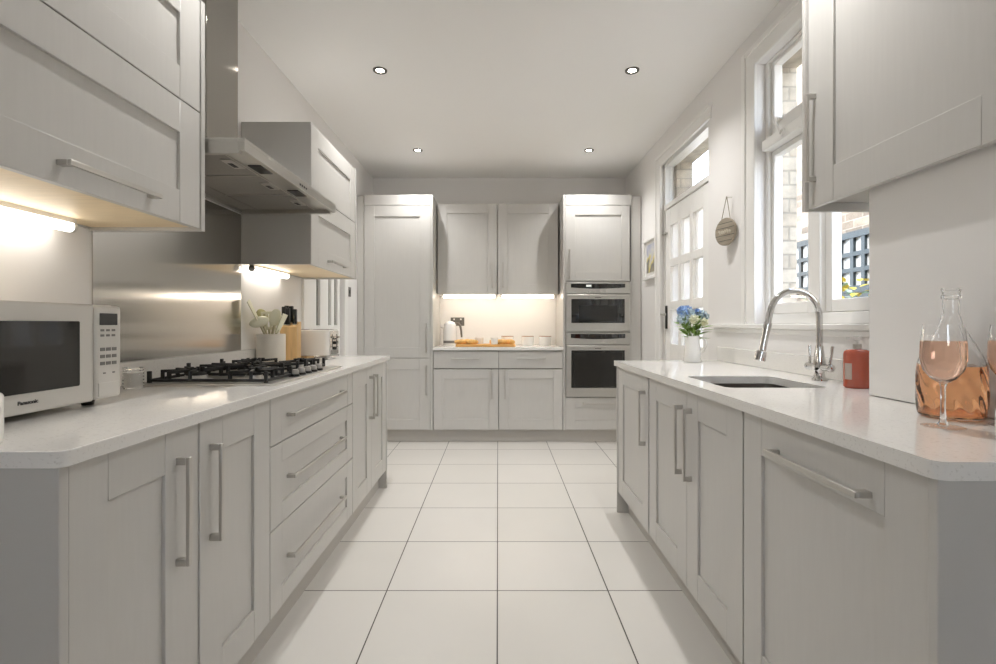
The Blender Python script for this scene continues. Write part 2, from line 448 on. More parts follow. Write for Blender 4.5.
# unseen window behind the camera, suggested by reflections, added and sized for fill light
wb = struct('window_2')
b = MB().box(-.4, -.36, YN-.08, YN-.02, 1.25, 2.0).box(.21, .25, YN-.08, YN-.02, 1.25, 2.0).box(-.36, .21, YN-.08, YN-.02, 1.25, 1.29).box(-.36, .21, YN-.08, YN-.02, 1.96, 2.0)
b.build('window_frame', 'trim', wb, bevel=.004)
MB().box(-.36, .21, YN-.055, YN-.051, 1.29, 1.96).build('glass', 'pane', wb)

# ------------------------------------------------------------------ door_1 (to the garden, nine lights and a fanlight)
dr = struct('door_1')
b = MB()
b.box(1.352, XR, DY1-.02, DY1+.09, 0, DZ1+.06).box(1.352, XR, DY0-.05, DY1-.02, DZ1-.02, DZ1+.06)
b.box(1.345, XR, DY1+.07, DY1+.10, 0, DZ1+.075).box(1.345, XR, DY0-.06, DY1+.07, DZ1+.05, DZ1+.075)
b.build('architrave', 'trim', dr, bevel=.004)
b = MB()
b.box(1.39, XO, DY1-.035, DY1, 0, DZ1).box(1.39, XO, DY0, DY0+.035, 0, DZ1).box(1.39, XO, DY0+.035, DY1-.035, DZ1-.035, DZ1)
b.box(1.385, XO, DY0+.035, DY1-.035, 2.075, 2.115)
b.build('door_frame', 'trim', dr, bevel=.003)
b = MB()
lx0, lx1 = 1.395, 1.44
ly0, ly1 = DY0+.038, DY1-.038
cols = [(3.36, 3.53), (3.59, 3.76), (3.82, 3.99)]
rows = [(.97, 1.246), (1.314, 1.593), (1.655, 1.927)]
ycuts = [ly0]+[q for c in cols for q in c]+[ly1]
for i in range(0, len(ycuts), 2): b.box(lx0, lx1, ycuts[i], ycuts[i+1], .01, 2.07)
zc = [.01]+[q for r in rows for q in r]+[2.07]
for c in cols:
    for i in range(0, len(zc), 2): b.box(lx0+.0005, lx1-.0005, c[0], c[1], zc[i], zc[i+1])
b.build('door_leaf', 'trim', dr, bevel=.003)
b = MB()
for c in cols:
    for r in rows: b.box(1.416, 1.420, c[0]-.003, c[1]+.003, r[0]-.003, r[1]+.003)
b.build('frosted_glass', 'frost', dr)
b = MB().box(1.425, 1.43, DY0+.035, DY1-.035, 2.115, DZ1-.035); b.build('fanlight_glass', 'pane', dr)
h = MB().box(1.385, 1.396, 4.055, 4.09, 1.09, 1.28).build('door_handle', 'black', dr, bevel=.003)
MB().tube([(1.39, 4.072, 1.21), (1.35, 4.072, 1.21), (1.345, 4.06, 1.21), (1.345, 3.97, 1.205)], .009, 10).build('lever', 'nickel', h)
MB().box(1.375, 1.394, 4.05, 4.13, 1.872, 1.884).build('bolt', 'nickel', dr)

# ------------------------------------------------------------------ door_2 (left wall, beyond the worktop)
d2 = struct('door_2')
b = MB()
b.box(XL, XL+.018, D2a-.08, D2a+.01, 0, D2h+.08).box(XL, XL+.018, D2b-.01, D2b+.07, 0, D2h+.08).box(XL, XL+.018, D2a+.01, D2b-.01, D2h, D2h+.08)
b.build('architrave', 'trim', d2, bevel=.003)
b = MB()
pc = [(3.73, 3.81), (3.995, 4.07), (4.14, 4.225)]
yc = [D2a+.01]+[q for c in pc for q in c]+[D2b-.01]
for i in range(0, len(yc), 2): b.box(XL-.07, XL-.03, yc[i], yc[i+1], .01, D2h-.01)
for c in pc: b.box(XL-.07, XL-.0305, c[0], c[1], .01, 1.12).box(XL-.07, XL-.0305, c[0], c[1], 1.9, D2h-.01)
b.build('door_leaf', 'trim', d2, bevel=.003)
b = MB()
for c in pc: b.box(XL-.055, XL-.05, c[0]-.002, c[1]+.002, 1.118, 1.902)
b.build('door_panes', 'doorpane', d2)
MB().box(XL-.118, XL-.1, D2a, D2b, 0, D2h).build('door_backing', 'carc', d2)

# ------------------------------------------------------------------ cabinet helpers (local: x along width, front at y=0 facing -y, z up)
def shaker(x0, x1, z0, z1, sl=.1, rt=.095, rb=.1, t=.02, rec=.009, sr=None):
    sr = sl if sr is None else sr
    b = MB(); e = .0004
    b.box(x0, x0+sl, 0, t, z0, z1).box(x1-sr, x1, 0, t, z0, z1)
    b.box(x0+sl+e, x1-sr-e, 0.0004, t, z1-rt, z1).box(x0+sl+e, x1-sr-e, 0.0004, t, z0, z0+rb)
    b.box(x0+sl-.002, x1-sr+.002, rec, t-.002, z0+rb-.002, z1-rt+.002)
    return b

def bar_handle(parent, x, z, L, vertical=True, mat='nickel', out=.033, w=.013, name='handle'):
    b = MB(); h = L/2
    if vertical:
        b.box(x-w/2, x+w/2, -out, -out+.009, z-h, z+h)
        for s in (-1, 1): b.box(x-w/2, x+w/2, -out+.009, .001, z+s*h-s*.018, z+s*h)
    else:
        b.box(x-h, x+h, -out, -out+.009, z-w/2, z+w/2)
        for s in (-1, 1): b.box(x+s*h-s*.018, x+s*h, -out+.009, .001, z-w/2, z+w/2)
    return b.build(name, mat, parent, bevel=.0015)

def door(parent, x0, x1, z0, z1, hx=None, hz=None, hl=.26, hv=True, **k):
    o = shaker(x0, x1, z0, z1, **k).build('door', 'cab', parent, bevel=.0012, seg=1)
    if hx is not None: bar_handle(o, hx, hz, hl, hv)
    return o

def carcass(parent, x0, x1, z0, z1, d, top=False, mat='carc', under=None):
    t = .016; b = MB()
    b.box(x0, x0+t, .022, d, z0, z1).box(x1-t, x1, .022, d, z0, z1).box(x0+t, x1-t, d-.008, d, z0, z1)
    b.box(x0+t, x1-t, .022, d-.008, z0, z0+t)
    if top: b.box(x0+t, x1-t, .022, d-.008, z1-t, z1)
    o = b.build('carcass', mat, parent)
    return o

L90, R90 = PI/2, -PI/2
ZT = .875; ZB = .125; BD = .568
# ---- left run
def L(y0): return (-.77, y0, 0)
u = thing('base_cabinet', 'grey shaker base cabinet under the microwave, nearest in the left run', 'cabinet', L(.882), L90, 'left run base cabinets')
carcass(u, 0, .372, .12, .878, BD)
door(u, .002, .36, ZB, ZT, .302, .68, .26, sl=.09, sr=.1)
u = thing('base_cabinet', 'grey shaker base cabinet with handle on its near side, beside the drawer cabinet', 'cabinet', L(1.256), L90, 'left run base cabinets')
carcass(u, 0, .407, .12, .878, BD)
MB().box(-.012, .016, .004, .02, ZB, ZT).build('filler_strip', 'cab', u, bevel=.001)
door(u, .018, .407, ZB, ZT, .066, .68, .26, sl=.105)
u = thing('drawer_cabinet', 'wide grey cabinet of three pan drawers under the hob', 'cabinet', L(1.666), L90)
carcass(u, 0, .942, .12, .878, BD)
for (za, zb, hz) in ((.713, ZT, .80), (.424, .709, .575), (ZB, .42, .285)):
    b = MB()
    if za > .7:
        b.box(.002, .09, 0, .02, za, zb).box(.0905, .86, .0008, .02, za, zb).box(.8605, .94, 0, .02, za, zb)
        dw = b.build('drawer', 'cab', u, bevel=.0012, seg=1)
    else:
        dw = shaker(.002, .94, za, zb, sl=.09, rt=.07, rb=.07).build('drawer', 'cab', u, bevel=.0012, seg=1)
    bar_handle(dw, .44, hz, .62, False)
u = thing('base_cabinet', 'grey double door base cabinet at the far end of the left run', 'cabinet', L(2.61), L90, 'left run base cabinets')
carcass(u, 0, .778, .12, .878, BD)
door(u, .002, .388, ZB, ZT, .345, .69, .26)
door(u, .390, .776, ZB, ZT, .433, .69, .26)
b = MB().box(XL+.003, -.766, .86, .880, 0, .879); tag(b.build('end_panel', 'cabin', bevel=.002), 'tall grey end panel under the near end of the left worktop', 'panel', 'end panels')
b = MB().box(XL+.003, -.766, 3.39, 3.41, 0, .879); tag(b.build('end_panel', 'cabin', bevel=.002), 'grey end panel at the far end of the left run, beside the floor', 'panel', 'end panels')
b = MB().box(-.835, -.82, .882, 3.388, 0, .118); tag(b.build('plinth', 'plinth'), 'grey plinth board along the floor under the left cabinets', 'plinth', 'plinths')
# worktop left
def rounded(poly_pts): return poly_pts
b = MB(); r = .02
poly = [(XL+.002, .85), (-.75-r, .85)]+[(-.75-r+r*math.sin(a), .85+r-r*math.cos(a)) for a in [PI/2*k/6 for k in range(1, 7)]]
poly += [(-.75, 3.425), (XL+.002, 3.425)]
b.prism(poly, .88, .91); tag(b.build('worktop', 'quartz', bevel=.002), 'long white quartz worktop on the left, holding the hob and microwave', 'worktop', 'worktops')
b = MB().box(XL+.001, XL+.021, .86, 3.42, .911, .993); tag(b.build('upstand', 'quartz', bevel=.0015), 'white quartz upstand along the left wall behind the hob', 'upstand', 'upstands')

# ---- right run (local x runs towards the camera)
def R(y1): return (.72, y1, 0)
RD = .61
u = thing('base_cabinet', 'grey single door base cabinet at the far end of the right run', 'cabinet', R(2.95), R90, 'right run base cabinets')
carcass(u, 0, .598, .12, .878, RD)
door(u, .002, .585, ZB, ZT, .535, .67, .27)
u = thing('base_cabinet', 'grey double door base cabinet under the sink', 'cabinet', R(2.35), R90, 'right run base cabinets')
carcass(u, 0, .9, .12, .878, RD)
door(u, .004, .468, ZB, ZT, .425, .68, .27)
door(u, .471, .898, ZB, ZT, .515, .68, .27)
u = thing('dishwasher', 'integrated dishwasher behind a grey shaker door, nearest in the right run', 'dishwasher', R(1.447), R90)
MB().box(.005, .62, .03, .58, .13, .872).build('body', 'carc', u)
door(u, .003, .624, ZB, ZT, .333, .80, .33, False, sl=.095, rt=.105)
b = MB().box(.714, XR-.033, 2.952, 2.97, 0, .879); tag(b.build('end_panel', 'cabin', bevel=.002), 'grey end panel at the far end of the right run', 'panel', 'end panels')
b = MB().box(.714, 1.138, .80, .820, 0, .879); tag(b.build('end_panel', 'cabin', bevel=.002), 'grey end panel at the near end of the right run, beside the dishwasher', 'panel', 'end panels')
b = MB().box(.78, .795, .822, 2.95, 0, .118); tag(b.build('plinth', 'plinth'), 'grey plinth board along the floor under the right cabinets', 'plinth', 'plinths')
b = MB(); r = .02
outer = [(.70+r, .785)]+[(1.338, .785), (1.338, 2.975), (.70, 2.975), (.70, .785+r)]
outer = [(1.338, 1.5155), (1.338, 2.975), (.70, 2.975), (.70, .785+r)]+[(.70+r-r*math.cos(a), .785+r-r*math.sin(a)) for a in [PI/2*k/6 for k in range(1, 7)]]+[(1.139, .785), (1.139, .79), (1.339, .797), (1.339, 1.5155)]
outer = [(1.338, 2.975), (.70, 2.975), (.70, .785+r)]+[(.70+r-r*math.cos(a), .785+r-r*math.sin(a)) for a in [PI/2*k/6 for k in range(1, 7)]]+[(1.139, .785), (1.139, .797), (1.338, .797)]
hole = rrect(.79, 1.147, 1.70, 2.075, .035)
b.plate(outer, [hole], .88, .91)
tag(b.build('worktop', 'quartz'), 'white quartz worktop on the right with the sink cut into it', 'worktop', 'worktops')
b = MB().box(1.319, 1.339, 1.518, 2.97, .911, .993); tag(b.build('upstand', 'quartz', bevel=.0015), 'white quartz upstand behind the tap under the window', 'upstand', 'upstands')
# sink
sk = thing('sink', 'dark stainless steel undermount sink in the right worktop', 'sink', (.968, 1.888, .70))
b = MB()
def ringpts(x0, x1, y0, y1, r, z): return [b.bm.verts.new((x-.968, y-1.888, z-.70)) for x, y in rrect(x0, x1, y0, y1, r)]
loops = [ringpts(.765, 1.172, 1.675, 2.10, .05, .8785), ringpts(.782, 1.155, 1.692, 2.083, .04, .8785), ringpts(.79, 1.147, 1.70, 2.075, .05, .72), ringpts(.82, 1.117, 1.73, 2.045, .05, .70)]
for a, c in zip(loops, loops[1:]):
    n = len(a)
    for i in range(n): b.bm.faces.new([a[i], a[(i+1) % n], c[(i+1) % n], c[i]])
b.bm.faces.new(loops[-1])
o = b.build('bowl', 'sinksteel', sk, smooth=False)
MB().lathe([(0, .003), (.035, .003), (.042, .0)], (0, 0, .001), 24).build('drain', 'chrome', sk)

# ---- back run
YF = 4.69
u = thing('tall_cabinet', 'tall grey two door larder cabinet standing on the left of the back wall', 'cabinet', (-1.275, YF, 0), 0, 'tall cabinets')
b = MB().box(0, .018, .022, .605, .12, 2.355).box(.632, .655, -.004, .605, .12, 2.36).box(.018, .632, .022, .605, .12, .138).box(.018, .632, .022, .605, 2.337, 2.355).box(.018, .632, .597, .605, .138, 2.337)
b.build('carcass', 'cabin', u, bevel=.001)
MB().box(-.066, -.002, .006, .024, 0, 2.35).build('filler_strip', 'cab', u, bevel=.001)
MB().box(.002, .631, -.002, .02, 2.262, 2.36).build('cornice_panel', 'cab', u, bevel=.002)
door(u, .002, .630, .808, 2.258, .592, 1.0, .28, sl=.098, rt=.105, rb=.1)
door(u, .002, .630, ZB, .803, .592, .595, .28, sl=.098, rt=.105)
u = thing('tall_cabinet', 'tall grey oven housing cabinet at the right end of the back wall', 'cabinet', (.62, YF, 0), 0, 'tall cabinets')
b = MB().box(0, .022, -.004, .605, .12, 2.36).box(.632, .65, .0, .605, .12, 2.355).box(.022, .632, .022, .605, .12, .138).box(.022, .632, .022, .605, 2.337, 2.355).box(.022, .632, .597, .605, .138, 2.337)
b.box(.022, .632, .022, .597, 1.526, 1.54).box(.022, .632, .03, .597, 1.0495, 1.0565).box(.022, .632, .022, .597, .425, .435)
b.build('carcass', 'cabin', u, bevel=.001)
MB().box(.652, .742, .012, .03, 0, 2.35).build('filler_strip', 'cab', u, bevel=.001)
MB().box(.024, .648, -.002, .02, 2.262, 2.36).build('cornice_panel', 'cab', u, bevel=.002)
door(u, .024, .646, 1.54, 2.258, .062, 1.70, .28, sl=.092, rt=.09, rb=.085)
dw = shaker(.024, .646, ZB, .428, sl=.09, rt=.09, rb=.085).build('drawer', 'cab', u, bevel=.0012, seg=1)
bar_handle(dw, .335, .375, .30, False)
# ovens (front a little proud)
def oven(name, label, z0, z1, strip_h, win, disp):
    o = thing(name, label, 'oven', (.645, YF, z0), 0, 'built-in ovens')
    H = z1-z0; W = .605; dh = H-strip_h-.006
    MB().box(.01, W-.01, .02, .55, .005, H-.005).build('body', 'carc', o)
    p = MB().box(0, W, -.018, .02, H-strip_h, H).build('control_panel', 'steel', o, bevel=.002)
    b = MB(); n = 12; zt = H-.012; zb2 = H-.012-strip_h*.34
    poly = [(.045, zt), (W-.045, zt)]+[(W-.045-(W-.09)*k/n, zb2-.012*math.sin(PI*k/n)) for k in range(n+1)]
    b.hexa([(x, -.019, z) for x, z in poly], [(x, -.0165, z) for x, z in poly]); b.build('display_window', 'blackglass', p)
    if disp: MB().box(.19, .24, -.0196, -.0188, zb2+.006, zt-.01).build('clock_display', 'display', p)
    for x in disp_knobs[name]:
        MB().lathe([(0, .016), (.011, .015), (.013, 0)], (0, 0, 0), 16).xf(Matrix.Translation((x, -.018, H-strip_h*.78)) @ Matrix.Rotation(PI/2, 4, 'X')).build('knob', 'nickel', p)
    d = MB().box(0, W, -.02, .018, 0, dh).build('oven_door', 'steel', o, bevel=.003)
    x0, x1, za, zb = win
    g = MB().box(x0, x1, -.0215, -.019, za, zb).build('door_glass', 'blackglass', d)
    MB().box(x0+.07*(win_in[name]), x1-.07*win_in[name], -.0222, -.021, za+.012, zb-.02-.04*(name == 'microwave_oven')).build('inner_window', 'ovenglass', g)
    MB().box(.01, W-.01, -.05, -.034, dh-.022, dh-.006).box(.03, .05, -.034, -.019, dh-.02, dh-.008).box(W-.05, W-.03, -.034, -.019, dh-.02, dh-.008).build('door_handle', 'nickel', d, bevel=.002)
    MB().box(W/2-.03, W/2+.03, -.0205, -.0195, dh-.036, dh-.028).build('badge', 'grey_print', d)
    return o
disp_knobs = {'microwave_oven': [.22, .27, .33, .38], 'oven': [.36, .46]}
win_in = {'microwave_oven': 1.0, 'oven': .3}
oven('microwave_oven', 'upper stainless compact oven built into the tall back cabinet', 1.058, 1.524, .105, (.05, .555, .082, .308), True)
oven('oven', 'lower stainless single oven with dark glass door below the compact oven', .44, 1.048, .112, (.05, .555, .085, .44), False)

for i, (xa, xb, hx, lab) in enumerate(((-.617, .006, .555, 'left of the two'), (.006, .618, .06, 'right of the two'))):
    u = thing('base_cabinet', f'grey back wall base cabinet with one drawer over one door, {lab}', 'cabinet', (xa, YF, 0), 0, 'back base cabinets')
    w = xb-xa
    carcass(u, 0, w, .12, .878, .6)
    door(u, .003, w-.003, ZB, .70, hx, .56, .28, sl=.09, rt=.09)
    dw = MB().box(.003, w-.003, 0, .02, .708, .87).build('drawer', 'cab', u, bevel=.0015)
    bar_handle(dw, .31, .80, .27, False, 'white_plastic' if False else 'nickel')
b = MB().box(-.617, .6185, 4.665, 5.297, .88, .91); tag(b.build('worktop', 'quartz', bevel=.002), 'short white worktop on the back wall under the wall cabinets', 'worktop', 'worktops')
b = MB().box(-1.34, 1.36, 4.745, 4.76, 0, .118); tag(b.build('plinth', 'plinth'), 'grey plinth board across the floor under the back cabinets', 'plinth', 'plinths')
for i, (xa, xb, hx) in enumerate(((-.61, -.008, .553), (-.004, .606, .05))):
    lab = 'left-hand grey wall cabinet over the back worktop, above the kettle' if i == 0 else 'right-hand grey wall cabinet over the back worktop, beside the ovens'
    u = thing('wall_cabinet', lab, 'cabinet', (xa, 4.955, 0), 0, 'back wall cabinets')
    w = xb-xa
    carcass(u, 0, w, 1.432, 2.338, .342, True, 'cabin')
    door(u, .002, w-.002, 1.43, 2.338, hx, 1.62, .25, sl=.095, rt=.095)

# ---- upper cabinets on the left wall
def lift_cab(y0, w, lab):
    u = thing('wall_cabinet', lab, 'cabinet', (-.975, y0, 0), L90, 'left wall cabinets')
    d = .365
    b = MB().box(0, .016, .002, d, 1.442, 2.185).box(w-.02, w, -.004, d, 1.436, 2.19).box(.016, w-.02, .022, d, 2.165, 2.185).box(.016, w-.02, d-.008, d, 1.442, 2.165)
    b.build('carcass', 'cabin', u, bevel=.001)
    MB().box(.016, w-.02, .022, d-.008, 1.447, 1.463).build('base_board', 'under', u)
    lo = door(u, .002, w-.022, 1.442, 1.819, w*.5-.01, 1.488, .30, False, sl=.1, rt=.1, rb=.1)
    door(u, .002, w-.022, 1.823, 2.185, sl=.1, rt=.1, rb=.1)
    return u
lift_cab(.862, .772, 'grey lift-up wall cabinet above the microwave, nearest on the left')
u2 = lift_cab(2.572, .813, 'grey lift-up wall cabinet above the toaster, beyond the extractor hood')

# ---- upper cabinet on the right
u = thing('wall_cabinet', 'large grey wall cabinet hanging at the top right beside the window', 'cabinet', (1.10, 1.75, 0), R90)
b = MB().box(-.018, 0, -.01, .246, 1.53, 2.42).box(.734, .75, .022, .246, 1.56, 2.42).box(0, .734, .022, .238, 2.404, 2.42).box(.0, .734, .238, .246, 1.56, 2.404)
b.build('carcass', 'cabin', u, bevel=.001)
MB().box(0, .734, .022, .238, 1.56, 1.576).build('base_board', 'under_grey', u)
door(u, .003, .748, 1.537, 2.42, .04, 1.775, .305, sl=.128, rt=.115, rb=.115, sr=.12)

# ------------------------------------------------------------------ hood
hd = thing('extractor_hood', 'stainless chimney extractor hood on the left wall over the hob', 'hood', (0, 0, 0))
hy0, hy1, hx0, hx1, hz0, hz1 = 1.645, 2.566, XL+.001, -.845, 1.70, 1.752
b = MB()
b.box(hx0, hx1, hy0, hy1, hz1-.012, hz1)
b.box(hx1-.02, hx1, hy0, hy1, hz0+.008, hz1-.012).box(hx0, hx0+.02, hy0, hy1, hz0+.006, hz1-.012)
b.box(hx0+.02, hx1-.02, hy0, hy0+.02, hz0, hz1-.012).box(hx0+.02, hx1-.02, hy1-.02, hy1, hz0, hz1-.012)
cyc0, cyc1, cxx = 1.95, 2.185, -1.152
b.hexa([(hx0, hy0+.03, hz1), (hx1-.03, hy0+.03, hz1), (hx1-.03, hy1-.03, hz1), (hx0, hy1-.03, hz1)],
       [(hx0, cyc0-.03, hz1+.06), (cxx+.03, cyc0-.03, hz1+.06), (cxx+.03, cyc1+.03, hz1+.06), (hx0, cyc1+.03, hz1+.06)])
b.build('canopy', 'steel', hd, bevel=.0015)
MB().box(hx0, cxx, cyc0, cyc1, hz1+.055, ZC-.001).build('chimney', 'chimney', hd, bevel=.002)
fw = (hy1-hy0-.046)/3
for k in range(3):
    ya = hy0+.023+k*fw
    f = MB().box(hx0+.1, hx1-.10, ya+.002, ya+fw-.002, hz0+.02, hz0+.03).build('grease_filter', 'darksteel', hd, bevel=.001)
    MB().box(hx0+.1, hx1-.1, ya-.002, ya+.002, hz0+.017, hz0+.031).box(hx1-.104, hx1-.099, ya+.002, ya+fw-.002, hz0+.017, hz0+.031).build('filter_edge', 'nickel', f)
    MB().box(hx1-.15, hx1-.108, ya+fw*.5-.05, ya+fw*.5+.05, hz0+.016, hz0+.021).build('latch', 'nickel', f, bevel=.001)
    MB().box(hx1-.142, hx1-.125, ya+fw*.5-.015, ya+fw*.5+.03, hz0+.0145, hz0+.0165).build('latch_tab', 'dark_print', f)
MB().box(hx1-.097, hx1-.021, hy0+.022, hy1-.022, hz0+.02, hz0+.03).build('light_strip_panel', 'steel', hd)
MB().box(hx0+.021, hx0+.097, hy0+.022, hy1-.022, hz0+.02, hz0+.03).build('rear_panel', 'darksteel', hd)
for ya in (1.83, 2.17):
    l = MB().box(hx1-.085, hx1-.035, ya, ya+.1, hz0+.016, hz0+.021).build('lamp', 'blackglass', hd, bevel=.002)
for k in range(4):
    MB().box(hx1-.0005, hx1+.001, 2.10+k*.022, 2.112+k*.022, hz0+.022, hz0+.03).build('button', 'dark_print', hd)

# splashback
b = MB().box(XL+.001, XL+.004, 1.63, 2.571, .994, 1.70); tag(b.build('splashback', 'splash'), 'brushed stainless steel splashback panel on the left wall behind the hob', 'splashback')

# ------------------------------------------------------------------ under-cabinet lights
def striplight(name_label, p0, p1, r, group, ztop, em='led'):
    p0 = Vector(p0); p1 = Vector(p1); d = p1-p0
    t = thing('under_cabinet_light', name_label, 'light', p0, 0, group)
    MB().box(-.012, .012, 0, d.y, 0, ztop-p0.z).build('mount', 'white_plastic', t) if abs(d.y) > .1 else MB().box(0, d.x, -.012, .012, 0, ztop-p0.z).build('mount', 'white_plastic', t)
    MB().tube([d*.02, d*.98], r, 14).build('diffuser_tube', em, t)
    MB().tube([d*0, d*.02], r*1.05, 14).build('end_cap', 'white_plastic', t); MB().tube([d*.98, d*1.0], r*1.05, 14).build('end_cap', 'white_plastic', t)
striplight('lit tube light under the wall cabinet above the microwave', (-1.285, .90, 1.422), (-1.285, 1.49, 1.422), .016, 'under cabinet lights', 1.4468)
striplight('lit tube light under the wall cabinet above the toaster', (-1.30, 2.60, 1.424), (-1.30, 3.04, 1.424), .016, 'under cabinet lights', 1.4468)
striplight('lit strip light under the back wall cabinet above the kettle', (-.565, 5.02, 1.412), (-.02, 5.02, 1.412), .016, 'under cabinet lights', 1.4318, 'led_back')
striplight('lit strip light under the back wall cabinet nearest the ovens', (.03, 5.02, 1.412), (.575, 5.02, 1.412), .016, 'under cabinet lights', 1.4318, 'led_back')

# ------------------------------------------------------------------ downlights
SPOT_W = 26
def downlight(x, y, lab):
    t = thing('downlight', lab, 'light', (x, y, ZC), 0, 'ceiling downlights')
    MB().lathe([(.024, -.0005), (.024, -.004), (.032, -.0075), (.042, -.006), (.044, -.0005)], (0, 0, 0), 28, close=True).build('bezel', 'switch_steel', t, smooth=True)
    MB().lathe([(0, -.002), (.024, -.002)], (0, 0, 0), 24).build('lens', 'bulb', t)
    ld = bpy.data.lights.new('downlight_lamp', 'SPOT'); ld.energy = SPOT_W*(1.42 if y > 2 else 1.25); ld.color = (1, .985, .965)
    ld.spot_size = math.radians(128); ld.spot_blend = 1; ld.shadow_soft_size = .02
    lo = bpy.data.objects.new('downlight_lamp', ld); col.objects.link(lo); lo.parent = t; lo.location = (0, 0, -.012)
for x, y, lab in ((-.73, 3.05, 'nearer left recessed ceiling downlight, over the left run'), (.83, 3.05, 'nearer right recessed ceiling downlight, over the right run'),
                  (-.725, 4.45, 'far left recessed ceiling downlight, before the larder cabinet'), (.82, 4.45, 'far right recessed ceiling downlight, before the oven cabinet'),
                  (-.73, 1.62, 'left ceiling downlight just above the frame, before the hood'), (.83, 1.62, 'right ceiling downlight just above the frame, before the sink')):
    downlight(x, y, lab)

# ------------------------------------------------------------------ hob
hb = thing('gas_hob', 'stainless five burner gas hob with black cast iron pan supports', 'hob', (0, 0, .91))
X0, X1, Y0, Y1 = -1.275, -.79, 1.742, 2.505
MB().plate(rrect(X0, X1, Y0, Y1, .02), [], 0, .008).build('hob_plate', 'steel', hb, bevel=.002)
burn = [(-1.15, 1.88, .036), (-.93, 1.88, .028), (-1.06, 2.12, .055), (-1.15, 2.37, .036), (-.96, 2.37, .028)]
for x, y, r_ in burn:
    bb = MB().lathe([(r_+.022, .006), (r_+.02, .012), (r_+.004, .016), (r_+.002, .026), (0, .026)], (x, y, 0), 24).build('burner', 'nickel', hb, smooth=True)
    MB().lathe([(0, .036), (r_*.8, .036), (r_, .032), (r_, .026), (0, .026)], (x, y, 0), 24).build('burner_cap', 'iron', bb)
def grate(ya, yb, xa, xb, cs, wok=False):
    b = MB(); s = .0055; zt = .05
    def bar(p, q, z0=zt-.011, z1=zt):
        p = Vector(p); q = Vector(q); d = (q-p).normalized(); n = Vector((-d.y, d.x))*s
        b.hexa([(p.x+n.x, p.y+n.y, z0), (p.x-n.x, p.y-n.y, z0), (q.x-n.x, q.y-n.y, z0), (q.x+n.x, q.y+n.y, z0)][::1],
               [(p.x+n.x, p.y+n.y, z1), (p.x-n.x, p.y-n.y, z1), (q.x-n.x, q.y-n.y, z1), (q.x+n.x, q.y+n.y, z1)])
    zb = .012
    for e in (((xa, ya), (xb, ya)), ((xa, yb), (xb, yb)), ((xa, ya), (xa, yb)), ((xb, ya), (xb, yb))):
        bar(e[0], e[1], zb, zb+.01)
    def finger(p, c, gap):
        p = Vector(p); c = Vector(c); d = (c-p).normalized(); q = c-d*gap
        bar(p, p+d*.012, zb, zt); bar(p, q)
        bar(q-d*.012, q, zt-.011, zt+.006)
    for x, y, r_ in cs:
        g = r_*.55
        finger((xa, y-.045), (x, y), g) if x < (xa+xb)/2 or len(cs) == 1 else None
        finger((xa, y+.045), (x, y), g) if x < (xa+xb)/2 or len(cs) == 1 else None
        finger((xb, y-.045), (x, y), g) if x > (xa+xb)/2 or len(cs) == 1 else None
        finger((xb, y+.045), (x, y), g) if x > (xa+xb)/2 or len(cs) == 1 else None
        for dx in ((-.04, .04) if not wok else (-.12, -.04, .04, .12)):
            finger((x+dx, ya), (x, y), g); finger((x+dx, yb), (x, y), g)
    for px in (xa, xb):
        for py in (ya, yb): b.box(px-.006, px+.006, py-.006, py+.006, .005, zt if not wok else zt+.012)
    return b.build('pan_support', 'iron', hb, bevel=.0015)
grate(1.775, 1.985, -1.255, -.835, burn[:2]); grate(2.0, 2.24, -1.255, -.875, burn[2:3], True); grate(2.255, 2.475, -1.255, -.875, burn[3:])
for k in range(5):
    y = 2.0+k*.066
    kb = MB().lathe([(.019, .006), (.020, .012), (.018, .018), (0, .018)], (-.825, y, 0), 20).build('knob', 'black', hb, smooth=True)
    MB().lathe([(.016, .018), (.015, .034), (.012, .037), (0, .037)], (-.825, y, 0), 20).build('knob_cap', 'knobcap', kb, smooth=True)

# ------------------------------------------------------------------ microwave
mw = thing('microwave', 'silver countertop microwave with dark door glass on the left worktop', 'microwave', (-1.07, .906, .91), L90)
W, H, D = .49, .272, .255
MB().box(0, W, .018, D, .016, H).build('casing', 'white_plastic', mw, bevel=.006)
for x in (.05, .44):
    for y in (.05, .21): MB().lathe([(.014, 0), (.016, .017), (0, .017)], (x, y, 0), 14).build('foot', 'black', mw)
d = MB().box(0, .399, 0, .018, .016, H).build('door', 'mwave', mw, bevel=.005)
MB().plate(rrect(.045, .352, .063, .227, .004), [], 0, .003).xf(Matrix.Rotation(PI/2, 4, 'X')).build('door_window', 'mw_glass', d)
cp = MB().box(.402, W, -.004, .018, .018, H-.003).build('control_panel', 'mwave', mw, bevel=.008, seg=3)
MB().box(.413, .473, -.0055, -.0035, .217, .249).build('display', 'blackglass', cp)
for r_ in range(2):
    for c in range(3): MB().box(.416+c*.019, .428+c*.019, -.005, -.0035, .2-r_*.014, .206-r_*.014).build('button', 'grey_print', cp)
for r_ in range(3):
    for c in range(3): MB().box(.415+c*.02, .430+c*.02, -.0055, -.0035, .147-r_*.019, .156-r_*.019).build('button', 'grey_print', cp)
for c in range(2): MB().box(.425+c*.032, .433+c*.032, -.005, -.0035, .085, .089).build('button', 'grey_print', cp)
MB().box(.408, .481, -.0065, -.0035, .025, .062).build('door_release', 'mwave', cp, bevel=.0015)
